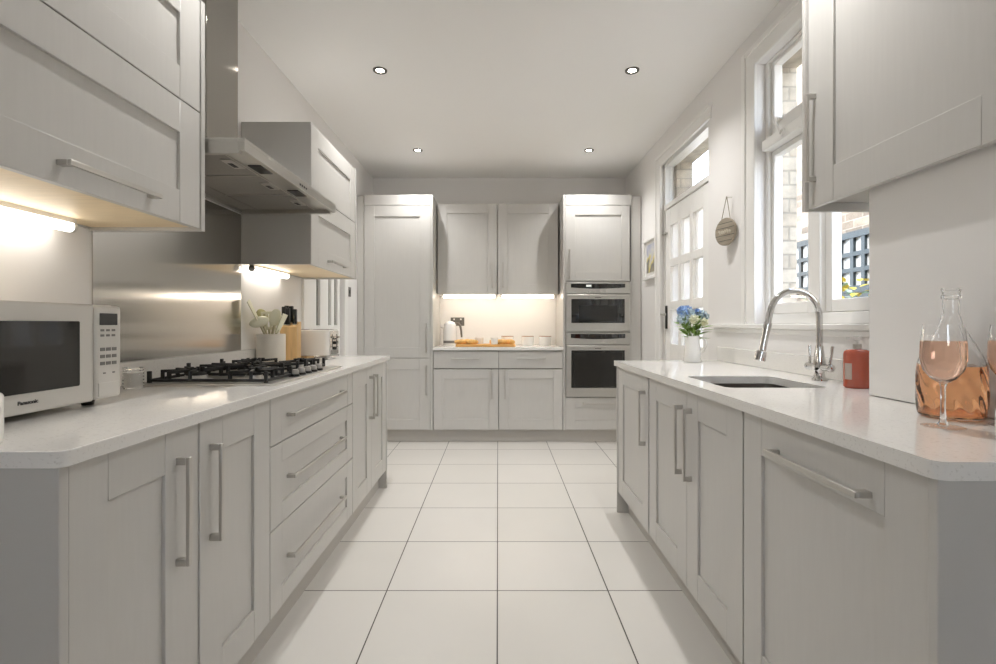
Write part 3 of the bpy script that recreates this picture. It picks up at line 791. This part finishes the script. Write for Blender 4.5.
def text(s, size, name, mat, parent, loc, rot, offset=0):
    cu = bpy.data.curves.new(name, 'FONT'); cu.body = s; cu.size = size; cu.extrude = .0004; cu.offset = offset; cu.align_x = 'CENTER'
    t = bpy.data.objects.new(name+'_tmp', cu); col.objects.link(t)
    bpy.context.view_layer.update()
    me = bpy.data.meshes.new_from_object(t.evaluated_get(bpy.context.evaluated_depsgraph_get()))
    bpy.data.objects.remove(t)
    me.materials.clear(); me.materials.append(M[mat]); me.name = name
    o = bpy.data.objects.new(name, me); col.objects.link(o); o.parent = parent; o.location = loc; o.rotation_euler = rot
    return o
text('Panasonic', .0125, 'brand_lettering', 'dark_print', d, (.216, -.0006, .038), (PI/2, 0, 0), .0003)

# small jar beside it
j = thing('glass_jar', 'small ribbed clear jar of white wax beside the microwave', 'jar', (-1.246, 1.685, .91))
b = MB()
b.lathe([(0, 0), (.028, 0), (.030, .004), (.030, .072), (.0275, .072), (.0275, .006), (0, .006)], n=28)
for k in range(6): b.lathe([(.030, .010+k*.011), (.0315, .013+k*.011), (.030, .016+k*.011)], n=28)
b.build('jar_glass', 'glass', j)
MB().lathe([(0, .0065), (.027, .0065), (.027, .055), (0, .055)], n=24).build('wax', 'wax', j)

# canister at the very left
c = MB().lathe([(0, 0), (.038, 0), (.04, .004), (.04, .085), (.037, .09), (.035, .088), (.035, .01), (0, .01)], (0, 0, 0), 32).build('pot', 'ceramic')
c.location = (-.955, .897, .9105)
tag(c, 'white pot cut off by the left edge, before the microwave', 'pot')

# ------------------------------------------------------------------ utensils in the crock
CX, CY = -1.252, 2.72
b = MB().lathe([(0, 0), (.072, 0), (.0745, .004), (.0745, .162), (.0725, .165), (.070, .162), (.070, .008), (0, .008)], n=40)
o = b.build('utensil_crock', 'cream', smooth=False); o.location = (CX, CY, .9105); tag(o, 'cream ceramic crock holding the green utensils', 'crock')
def utensil(kind, lab, base, lean, L, spin, name):
    t = thing(name, lab, 'utensil', (CX+base[0], CY+base[1], .922), 0, 'utensils in the cream crock')
    t.rotation_mode = 'ZXY'; t.rotation_euler = (-lean[1], lean[0], spin)
    dark = 'sage_dark' if kind != 'olive' else 'olive'
    MB().tube([(0, 0, 0), (0, 0, L*.5), (0, 0, L-.05)], [.006, .0065, .0055], 10).build('handle', dark, t)
    b = MB()
    if kind in ('spoon', 'olive'): b.ball((0, 0, L-.02), .03, 1.1, .32, 1.65, 20)
    elif kind == 'ladle': b.ball((-.012, 0, L-.022), .03, 1.7, .9, .95, 20)
    elif kind == 'spatula':
        b.hexa([(-.02, -.003, L-.07), (.02, -.003, L-.07), (.02, .003, L-.07), (-.02, .003, L-.07)], [(-.03, -.002, L+.045), (.03, -.002, L+.04), (.03, .002, L+.04), (-.03, .002, L+.045)])
    elif kind == 'turner':
        for k in range(4): b.box(-.034+k*.019, -.023+k*.019, -.002, .002, L-.04, L+.035)
        b.box(-.034, .034, -.002, .002, L+.035, L+.048).box(-.034, .034, -.002, .002, L-.055, L-.04)
    b.build('head', 'sage' if kind != 'olive' else 'olive', t, bevel=.001)
    return t
utensil('spatula', 'long pale spatula leaning far left in the crock', (.03, .02), (-.25, -.44), .335, 1.75, 'spatula')
utensil('olive', 'olive spoon standing behind the pale ladle head in the crock', (.0, .03), (-.2, -.12), .27, .6, 'spoon')
utensil('ladle', 'broad pale ladle head hanging over the left side of the crock', (.02, .03), (-.17, -.42), .27, .43, 'ladle')
utensil('turner', 'slotted pale turner in the middle of the crock', (-.01, .03), (.02, -.22), .235, .43, 'slotted_turner')
utensil('spoon', 'pale spoon leaning right in the crock', (-.02, 0), (.22, -.1), .27, .8, 'spoon')
utensil('spatula', 'pale spatula leaning furthest right, towards the knife block', (-.035, -.02), (.42, .05), .245, 1.5, 'spatula')

# knife block
kb = thing('knife_block', 'light wooden knife block between the crock and the toaster', 'knife block', (-1.236, 2.94, .91), .15)
b = MB().hexa([(-.05, -.045, 0), (.045, -.045, 0), (.045, .06, 0), (-.05, .06, 0)], [(-.05, -.045, .205), (.045, -.045, .205), (.045, .06, .235), (-.05, .06, .235)])
b.build('block', 'wood', kb, bevel=.003)
kn = None
for x, y, L_, lab in ((-.03, .03, .13, 'black handled knife at the back left of the knife block'), (-.005, .035, .125, 'black handled knife at the back middle of the knife block'),
                  (-.035, -.01, .135, 'black handled knife at the front left of the knife block'), (-.012, -.015, .125, 'black handled knife at the front middle of the knife block'),
                  (.024, -.005, .115, 'black handled knife on the right of the knife block')):
    ca, sa = math.cos(.15), math.sin(.15)
    wx, wy = -1.236+x*ca-y*sa, 2.94+x*sa+y*ca
    zt = .91+.205+.03*(y+.045)/.105
    k = thing('kitchen_knife', lab, 'knife', (wx, wy, zt), .15, 'knives in the wooden block')
    MB().box(-.0115, .0115, -.012, .012, .004, L_*.8).build('handle', 'black', k, bevel=.003)
    MB().box(-.0085, .0085, -.011, .011, -.001, .005).build('bolster', 'nickel', k)

# toaster
t = thing('toaster', 'white long toaster with chrome control end beside the knife block', 'toaster', (-1.165, 3.15, .91))
MB().plate(rrect(-.125, .118, -.098, .098, .03), [], .022, .185).build('body', 'ceramic', t, bevel=.008, seg=3)
MB().plate(rrect(-.128, .128, -.101, .101, .03), [], .006, .024).build('base', 'chrome', t, bevel=.002)
for x in (-.09, .09):
    for y in (-.07, .07): MB().lathe([(.012, 0), (.012, .007), (0, .007)], (x, y, 0), 12).build('foot', 'black', t)
MB().box(-.1, .1, -.05, -.025, .1845, .187).box(-.1, .1, .025, .05, .1845, .187).build('slot', 'dark_print', t)
MB().box(-.11, .11, -.075, .075, .183, .1855).build('top_plate', 'chrome', t, bevel=.001)
e = MB().box(.116, .121, -.08, .08, .028, .175).build('control_end', 'chrome', t, bevel=.002)
for y in (-.042, .042):
    MB().box(.1205, .122, y-.006, y+.006, .07, .155).build('lever_slot', 'black', e)
    MB().box(.121, .14, y-.016, y+.016, .13, .142).build('lever', 'chrome', e, bevel=.002)
for z in (.065, .1, .13):
    MB().lathe([(0, .012), (.009, .012), (.010, 0)], n=14).xf(Matrix.Translation((.121, 0, z)) @ Matrix.Rotation(PI/2, 4, 'Y')).build('dial', 'black', e)

# light switch on the left wall, sockets on the back wall
b = thing('light_switch', 'steel light switch plate on the left wall before the larder cabinet', 'switch', (XL, 4.44, 1.42))
MB().box(.0, .008, -.043, .043, -.043, .043).build('plate', 'switch_steel', b, bevel=.002); MB().box(.008, .011, -.01, .01, -.015, .015).build('rocker', 'dark_print', b)
b = thing('wall_socket', 'steel double socket on the back wall behind the kettle', 'socket', (-.435, YB, 1.155))
p = MB().box(-.073, .073, -.008, 0, -.045, .045).build('plate', 'switch_steel', b, bevel=.002)
for s in (-.036, .036):
    MB().box(s-.008, s+.008, -.011, -.008, .018, .034).build('rocker', 'white_plastic', p)
    MB().box(s-.004, s+.004, -.0088, -.0078, -.008, .004).box(s-.014, s-.006, -.0088, -.0078, -.026, -.02).box(s+.006, s+.014, -.0088, -.0078, -.026, -.02).build('pin_holes', 'black', p)

# kettle
k = thing('kettle', 'white electric kettle on the back worktop', 'kettle', (-.485, 4.98, .91))
MB().lathe([(0, .0), (.066, 0), (.068, .004), (.068, .026), (0, .026)], n=32).build('base', 'ceramic', k)
MB().lathe([(.0675, .028), (.0675, .052), (.064, .054), (0, .054), (0, .028)], n=32).build('band', 'grey_print', k)
MB().lathe([(.069, .054), (.069, .10), (.066, .17), (.060, .215), (.045, .238), (.02, .248), (0, .25)], n=32).ball((-.07, -.01, .19), .018, 1.3, 1, 1).build('body', 'ceramic', k, smooth=True)
MB().tube([(.05, 0, .228), (.085, 0, .225), (.105, 0, .20), (.113, 0, .15), (.118, 0, .085)], [.010, .013, .013, .011, .009], 10).build('handle', 'handle_grey', k)

# pastry board, pastries, cups
bd = MB().plate(rrect(-.41, .17, 4.72, 4.93, .03), [], .911, .934).build('serving_board', 'board', bevel=.004)
tag(bd, 'golden wooden serving board of pastries on the back worktop', 'board')
def croissant():
    t = thing('croissant', '', 'pastry')
    pts = []; rs = []
    for k in range(19):
        a = (k/18-.5)*2.3; pts.append((.045*math.sin(a)*1.1, .045*(1-math.cos(a)), .020+.004*math.cos(a)))
        rs.append((.006+.019*math.cos(a*.62)**2)*(1+.09*math.cos(k*PI)))
    MB().tube(pts, rs, 14).build('pastry_body', 'pastry', t)
    return t
cr = croissant()
cro = [(-.36, 4.79, .3, 'leftmost croissant on the serving board'), (-.30, 4.85, 2.6, 'croissant just right of the kettle at the back of the board'), (-.255, 4.765, -.2, 'croissant at the front left of the board'),
       (-.04, 4.86, 1.2, 'croissant between the two cups on the board'), (.03, 4.77, .1, 'front croissant near the right cup on the board'), (.11, 4.78, 2.9, 'rightmost croissant on the serving board')]
for i, (x, y, rz, lab) in enumerate(cro):
    o = cr if i == 0 else copy_tree(cr)
    o.location = (x, y, .9335); o.rotation_euler = (0, 0, rz); tag(o, lab, 'pastry', 'croissants on the serving board')
def cup(name, x, y, z, r_, h, lab, grp, rim=True):
    t = thing(name, lab, 'cup', (x, y, z), 0, grp)
    MB().lathe([(0, 0), (r_*.86, 0), (r_*.95, h*.12), (r_, h*.95), (r_*.93, h*.95), (r_*.88, h*.14), (0, h*.1)], n=28).build('bowl', 'ceramic', t, smooth=False)
    if rim: MB().lathe([(r_*.92, h*.95), (r_*1.01, h*.95), (r_*1.0, h), (r_*.93, h)], n=28, close=True).build('rim', 'rim', t)
    return t
cup('cup', -.185, 4.83, .9345, .042, .065, 'small white cup on the board, left of the middle', 'cups on the board', False)
cup('cup', -.035, 4.755, .9345, .036, .068, 'small white cup on the right half of the board', 'cups on the board', False)
for x, lab in ((.095, 'white brown-rimmed bowl behind the right end of the board'), (.30, 'middle one of the three white brown-rimmed bowls'), (.475, 'white brown-rimmed bowl nearest the ovens')):
    cup('small_bowl', x, 4.97, .9105, .062, .098, lab, 'white bowls on the back worktop')

# ------------------------------------------------------------------ right side items
# tap
tp = thing('kitchen_tap', 'chrome swan-neck mixer tap with two levers behind the sink', 'tap', (1.255, 1.925, .91))
MB().lathe([(0, 0), (.027, 0), (.027, .006), (.020, .014), (.018, .03), (.021, .04), (.023, .055), (.020, .08), (.013, .135), (0, .135)], n=24).build('body', 'chrome', tp, smooth=True)
pts = [(0, 0, .12), (0, 0, .24)]
R_ = .105; cz = .245
for q in range(17):
    a = PI*q/16*.94; pts.append((-R_+R_*math.cos(a), 0, cz+R_*math.sin(a)*1.0))
lx, lz = pts[-1][0], pts[-1][2]
pts += [(lx-.010, 0, lz-.05)]
MB().tube(pts, .0115, 16).build('neck', 'chrome', tp)
MB().tube([(lx-.008, 0, lz-.04), (lx-.013, 0, lz-.06), (lx-.017, 0, lz-.08), (lx-.031, 0, lz-.145), (lx-.035, 0, lz-.15), (lx-.043, 0, lz-.185)], [.0145, .0145, .012, .0125, .019, .020], 16).build('spray_head', 'chrome', tp)
for s, tilt in ((1, .0), (-1, .0)):
    lv = MB().tube([(0, s*.01, .052), (0, s*.055, .052)], .014, 14).ball((0, s*.055, .052), .016).build('valve', 'chrome', tp)
    MB().tube([(0, s*.05, .06), (0.004, s*.054, .095), (.006, s*.058, .135)], [.006, .005, .006], 10).build('lever', 'chrome', lv)
tp.rotation_euler = (0, 0, .12)

# soap bottle
s = thing('soap_bottle', 'pink liquid soap pump bottle behind the tap, beside the pier', 'bottle', (1.238, 1.70, .9105))
MB().lathe([(0, 0), (.038, 0), (.043, .005), (.043, .116), (.040, .126), (.03, .132), (.015, .134), (0, .133)], n=28, sy=.8).build('bottle_body', 'soap', s, smooth=True)
MB().lathe([(.0, .133), (.013, .133), (.013, .15), (0, .15)], n=18).build('collar', 'nickel', s)
MB().lathe([(.006, .15), (.006, .162), (.012, .164), (.012, .176), (0, .178)], n=16).box(-.034, .0, -.006, .006, .166, .175).build('pump', 'clearplastic', s)
b = MB(); n = 10
for i in range(n):
    a0, a1 = PI*1.02+.62*i/n, PI*1.02+.62*(i+1)/n
    q = [(.0438*math.cos(a), .0438*.8*math.sin(a)) for a in (a0, a1)]
    w = [(.0428*math.cos(a), .0428*.8*math.sin(a)) for a in (a0, a1)]
    b.hexa([(q[0][0], q[0][1], .03), (q[1][0], q[1][1], .03), (w[1][0], w[1][1], .03), (w[0][0], w[0][1], .03)], [(q[0][0], q[0][1], .085), (q[1][0], q[1][1], .085), (w[1][0], w[1][1], .085), (w[0][0], w[0][1], .085)])
b.build('label', 'soap_label', s)

# wine glasses
def wineglass(x, y, lab):
    t = thing('wine_glass', lab, 'glass', (x, y, .9105), 0, 'glasses of rose wine')
    outer = [(.008, .094), (.022, .104), (.034, .122), (.0395, .145), (.0385, .18), (.034, .218)]
    inner = [(.0325, .218), (.037, .18), (.038, .145), (.0325, .123), (.021, .1065), (.008, .0985), (0, .0975)]
    MB().lathe([(0, .093)]+outer+inner, n=40).build('bowl', 'glass', t, smooth=True)
    MB().lathe([(0, .005), (.010, .006), (.006, .014), (.0045, .04), (.0045, .085), (.0075, .0935), (0, .0925)], n=24).build('stem', 'glass', t, smooth=True)
    MB().lathe([(0, 0), (.037, 0), (.0375, .0012), (.037, .002), (.012, .0055), (0, .0048)], n=40).build('foot', 'thin', t, smooth=True)
    MB().lathe([(0, .0978), (.008, .0988), (.021, .1068), (.0332, .1228), (.0387, .145), (.0377, .18), (.0373, .184), (0, .184)], n=40).build('wine', 'wine', t, smooth=False)
    return t
wineglass(.948, 1.05, 'glass of pale rose wine standing before the bottle on the right worktop')
wineglass(1.099, 1.053, 'second glass of rose wine, cut off by the right edge of the picture')
# bottle
t = thing('wine_bottle', 'swirled clear bottle half full of orange-pink wine on the right worktop', 'bottle', (1.066, 1.16, .9105))
def swirl(prof, n=72, amp=.0012):
    b = MB(); rings = []
    for r_, z in prof:
        if r_ < 1e-6: rings.append([b.bm.verts.new((0, 0, z))]); continue
        rr = []
        for k in range(n):
            a = 2*PI*k/n
            q = amp*math.sin(12*a+z*95) if (r_ > .045 and .01 < z < .125) else 0
            rr.append(b.bm.verts.new(((r_+q)*math.cos(a), (r_+q)*math.sin(a), z)))
        rings.append(rr)
    for a, c in zip(rings, rings[1:]):
        for k in range(n):
            l = (k+1) % n
            if len(a) == 1: f = b.bm.faces.new([a[0], c[l], c[k]])
            elif len(c) == 1: f = b.bm.faces.new([a[k], a[l], c[0]])
            else: f = b.bm.faces.new([a[k], a[l], c[l], c[k]])
            f.smooth = True
    return b
outp = [(0, 0), (.054, 0), (.060, .004)]+[(.0615+.003*math.sin(PI*q/12), .008+.115*q/12) for q in range(13)]+[(.0595, .135), (.052, .155), (.040, .18), (.028, .203), (.020, .225), (.0165, .245), (.0155, .278), (.0185, .28), (.0185, .286), (.0165, .288), (.0165, .296), (.018, .298), (.018, .303)]
inp = [(.013, .303), (.0125, .245), (.017, .226), (.025, .204), (.037, .18), (.049, .155), (.0565, .134), (.0585, .123), (.0585, .015), (.055, .009), (0, .008)]
swirl(outp+inp).build('bottle_glass', 'glass', t)
liq = [(0, .006), (.057, .0065)]+[(.0598, .012+.111*q/12) for q in range(13)]+[(0, .1232)]
swirl(liq, amp=.0008).build('wine', 'wine_dark', t)
c = MB().box(0, .1, -.03, .02, 0, .06).build('napkin_box', 'ceramic', bevel=.004); c.location = (.94, .915, .9105)
tag(c, 'small white box cut off by the right edge on the worktop', 'box')

# jug and flowers
JX, JY = 1.123, 2.85
j = thing('jug', 'white ceramic jug of blue flowers at the far end of the right worktop', 'jug', (JX, JY, .9105))
MB().lathe([(0, 0), (.047, 0), (.049, .004), (.047, .03), (.042, .09), (.039, .125), (.041, .15), (.038, .15), (.036, .125), (.039, .09), (.044, .03), (.044, .01), (0, .008)], n=32).build('body', 'ceramic', j, smooth=True)
MB().tube([(.038, 0, .135), (.062, 0, .142), (.078, 0, .125), (.08, 0, .10), (.066, 0, .065), (.043, 0, .045)], .0065, 10).build('handle', 'ceramic', j)
def flower(mat, L_, kind):
    t = thing('flower', '', 'flower')
    MB().tube([(0, 0, 0), (.002, 0, L_*.5), (0, 0, L_)], .0018, 6).build('stem', 'leaf', t)
    b = MB()
    for k in range(30 if kind != 2 else 12):
        d = Vector((random.gauss(0, 1), random.gauss(0, 1), random.gauss(.35, .8))).normalized()
        c = Vector((0, 0, L_))+d*(.024 if kind != 2 else .012)
        for q in range(4):
            a = q*PI/2+random.random()
            t1 = d.orthogonal().normalized(); t2 = d.cross(t1)
            b.leaf(c, (t1*math.cos(a)+t2*math.sin(a))+d*.5, .019 if kind != 2 else .021, .015, .1)
    b.build('bloom', mat, t)
    b = MB()
    for k in range(5):
        a = random.random()*2*PI; z = L_*(.5+.08*k)
        b.leaf((0, 0, z), (math.cos(a), math.sin(a), .8), .07, .02, .25)
    b.build('leaves', 'leaf', t)
    return t
protos = [flower('petal_blue', .25, 0), flower('petal_pale', .235, 1), flower('petal_white', .21, 2)]
names = ['blue', 'pale blue', 'creamy white']
spec = [(1, .30, .35, 'nearest the wall at the right of the bunch'), (0, .08, .25, 'at the top of the bunch, right of its middle'), (1, -.18, .0, 'at the upper left of the bunch'), (0, -.30, -.05, 'at the left middle of the bunch'),
        (2, .0, -.2, 'at the front middle of the bunch'), (1, .36, -.1, 'at the right side of the bunch'), (1, -.36, .1, 'at the far left of the bunch'), (1, .20, -.22, 'at the front right of the bunch'),
        (2, -.16, -.28, 'low at the front left of the bunch'), (1, .05, .32, 'at the back of the bunch'), (0, .18, .08, 'in the middle right of the bunch'), (1, -.05, .05, 'at the centre top of the bunch'), (2, .25, -.3, 'low at the front right of the bunch')]
used = {}
for i, (kd, tx, ty, lab) in enumerate(spec):
    o = protos[kd] if kd not in used else copy_tree(protos[kd])
    used[kd] = 1
    o.location = (JX-tx*.03, JY-ty*.03, .945+random.uniform(-.005, .02)); o.rotation_euler = (-ty, tx, random.random()*.8 if True else 0)
    o.rotation_mode = 'XYZ'
    tag(o, f'{names[kd]} flower {lab} in the white jug', 'flower', 'flowers in the white jug')

# hanging sign
sg = thing('hanging_sign', 'round weathered wooden sign hanging on cord between door and window', 'sign', (XR-.028, 2.89, 1.67), math.radians(17))
MB().lathe([(0, 0), (.078, 0), (.081, .003), (.081, .013), (.078, .016), (0, .016)], n=40).xf(Matrix.Rotation(-PI/2, 4, 'Y')).build('disc', 'sign', sg)
b = MB()
for z in (-.052, -.022, .022, .05):
    w = math.sqrt(.078**2-z*z); b.box(-.0168, -.0155, -w, w, z-.0012, z+.0012)
b.build('plank_groove', 'dark_print', sg)
b = MB(); pts = [(-.0175, .048-.096*k/40, .012*math.sin(k*.95)*(1 if k % 9 < 6 else .5)) for k in range(41)]
b.tube(pts, .0028, 6); b.build('lettering', 'sign_light', sg)
MB().tube([(-.008, .035, .07), (-.003, .0, .205), (-.003, -.002, .208), (-.008, -.035, .07)], .002, 6).build('cord', 'cord', sg)
MB().tube([(.028, -.009, .203), (-.008, 0, .203)], .003, 8).build('nail', 'nickel', sg)

# picture
pc_ = thing('framed_picture', 'small white framed picture on the right wall before the oven cabinet', 'picture', (XR, 4.385, 1.715))
b = MB(); w = .185; fr = .028
b.box(-.03, 0, -w, -w+fr, -w, w).box(-.03, 0, w-fr, w, -w, w).box(-.03, 0, -w+fr, w-fr, -w, -w+fr).box(-.03, 0, -w+fr, w-fr, w-fr, w)
b.build('frame', 'trim', pc_, bevel=.002)
MB().box(-.012, -.004, -w+fr, w-fr, -w+fr, w-fr).build('mount', 'ceramic', pc_)
MB().box(-.014, -.011, -.11, .11, -.125, .125).build('print', 'art', pc_)

# ------------------------------------------------------------------ outside
b = MB().box(-40, 40, -40, 40, -.3, -.13); tag(b.build('ground_outside', 'pave'), kind='structure')
b = MB().box(3.3, 3.6, .5, 6.3, -.12, 4.6); tag(b.build('wall_neighbour', 'brick'), kind='structure')
og = thing('outbuilding_window', 'teal glazed doors in the brick wall across the yard', 'window', (3.3, 0, 0))
def glazed(y0, y1, z0, z1, mat, nc, nr):
    b = MB(); f = .06
    b.box(-.05, -.001, y0, y0+f, z0, z1).box(-.05, -.001, y1-f, y1, z0, z1).box(-.05, -.001, y0+f, y1-f, z0, z0+f).box(-.05, -.001, y0+f, y1-f, z1-f, z1)
    for k in range(1, nc):
        y = y0+f+(y1-y0-2*f)*k/nc; b.box(-.045, -.001, y-.022, y+.022, z0+f, z1-f)
    for k in range(1, nr):
        z = z0+f+(z1-z0-2*f)*k/nr; b.box(-.044, -.001, y0+f, y1-f, z-.02, z+.02)
    o = b.build('glazed_door', mat, og)
    MB().box(-.02, -.002, y0+f, y1-f, z0+f, z1-f).build('panes', 'blind', o)
glazed(5.12, 5.52, 1.46, 2.02, 'teal_dark', 2, 3)
glazed(4.75, 5.10, 1.46, 2.02, 'teal_dark', 2, 3)
glazed(4.20, 4.74, 1.42, 1.98, 'teal', 3, 3)
MB().box(-.04, -.001, 4.20, 4.74, -.1, 1.42).build('lower_panel', 'teal', og)
def shrub(name, x, y, z0, z1, r_, mat, n, lab):
    t = thing(name, lab, 'plant', (x, y, z0))
    b = MB()
    for k in range(n):
        a = random.random()*2*PI; rr = r_*math.sqrt(random.random()); z = (z1-z0)*(.35+.65*random.random())
        b.leaf((rr*math.cos(a), rr*math.sin(a), z), (math.cos(a), math.sin(a), random.uniform(-.2, 1)), .09, .045, .3)
    b.build('foliage', mat, t)
    b = MB()
    for k in range(6):
        a = k*1.05; b.tube([(0, 0, 0), (.3*r_*math.cos(a), .3*r_*math.sin(a), (z1-z0)*.5), (.7*r_*math.cos(a), .7*r_*math.sin(a), (z1-z0)*.85)], .008, 6)
    b.build('stems', 'cord', t)
shrub('shrub', 2.33, 3.20, -.12, 1.42, .18, 'leaf_yellow', 260, 'yellow-leaved shrub outside the right-hand window pane')
shrub('shrub', 2.60, 3.78, -.12, 1.40, .2, 'leaf_grey', 260, 'grey-green shrub outside the window, beside the yellow shrub')
shrub('shrub', 2.95, 3.1, -.12, 1.34, .2, 'leaf', 220, 'dark green shrub behind the yellow shrub outside')

# ------------------------------------------------------------------ light
w = bpy.data.worlds.new('World'); scn.world = w; w.use_nodes = True
nt = w.node_tree; bg = nt.nodes['Background']
sky = nt.nodes.new('ShaderNodeTexSky'); sky.sky_type = 'NISHITA'; sky.sun_disc = False; sky.sun_elevation = math.radians(48); sky.sun_rotation = math.radians(250)
sky.air_density = 1.0; sky.dust_density = 1.5
hs = nt.nodes.new('ShaderNodeHueSaturation'); hs.inputs['Saturation'].default_value = .55
nt.links.new(sky.outputs[0], hs.inputs['Color']); nt.links.new(hs.outputs[0], bg.inputs['Color']); bg.inputs['Strength'].default_value = 1.5
sl = bpy.data.lights.new('sun', 'SUN'); sl.energy = 4.0; sl.angle = .01; sl.color = (1, .95, .88)
so = bpy.data.objects.new('sun', sl); col.objects.link(so)
so.rotation_euler = Vector((.62, .28, -.75)).to_track_quat('-Z', 'Y').to_euler()

# ------------------------------------------------------------------ camera
cd = bpy.data.cameras.new('camera'); cam = bpy.data.objects.new('camera', cd); col.objects.link(cam)
cam.location = (0, 0, 1.13); cam.rotation_euler = (PI/2, 0, 0)
cd.sensor_fit = 'HORIZONTAL'; cd.sensor_width = 36; cd.lens = 493/996*36
cd.shift_y = -8/996; cd.clip_start = .02
scn.camera = cam
scn.cycles.max_bounces = 20; scn.cycles.diffuse_bounces = 10; scn.cycles.glossy_bounces = 6; scn.cycles.transmission_bounces = 16; scn.cycles.transparent_max_bounces = 16
vs = scn.view_settings
vs.view_transform = 'Standard'; vs.look = 'None'; vs.gamma = 1; vs.use_curve_mapping = False
vs.exposure = .46
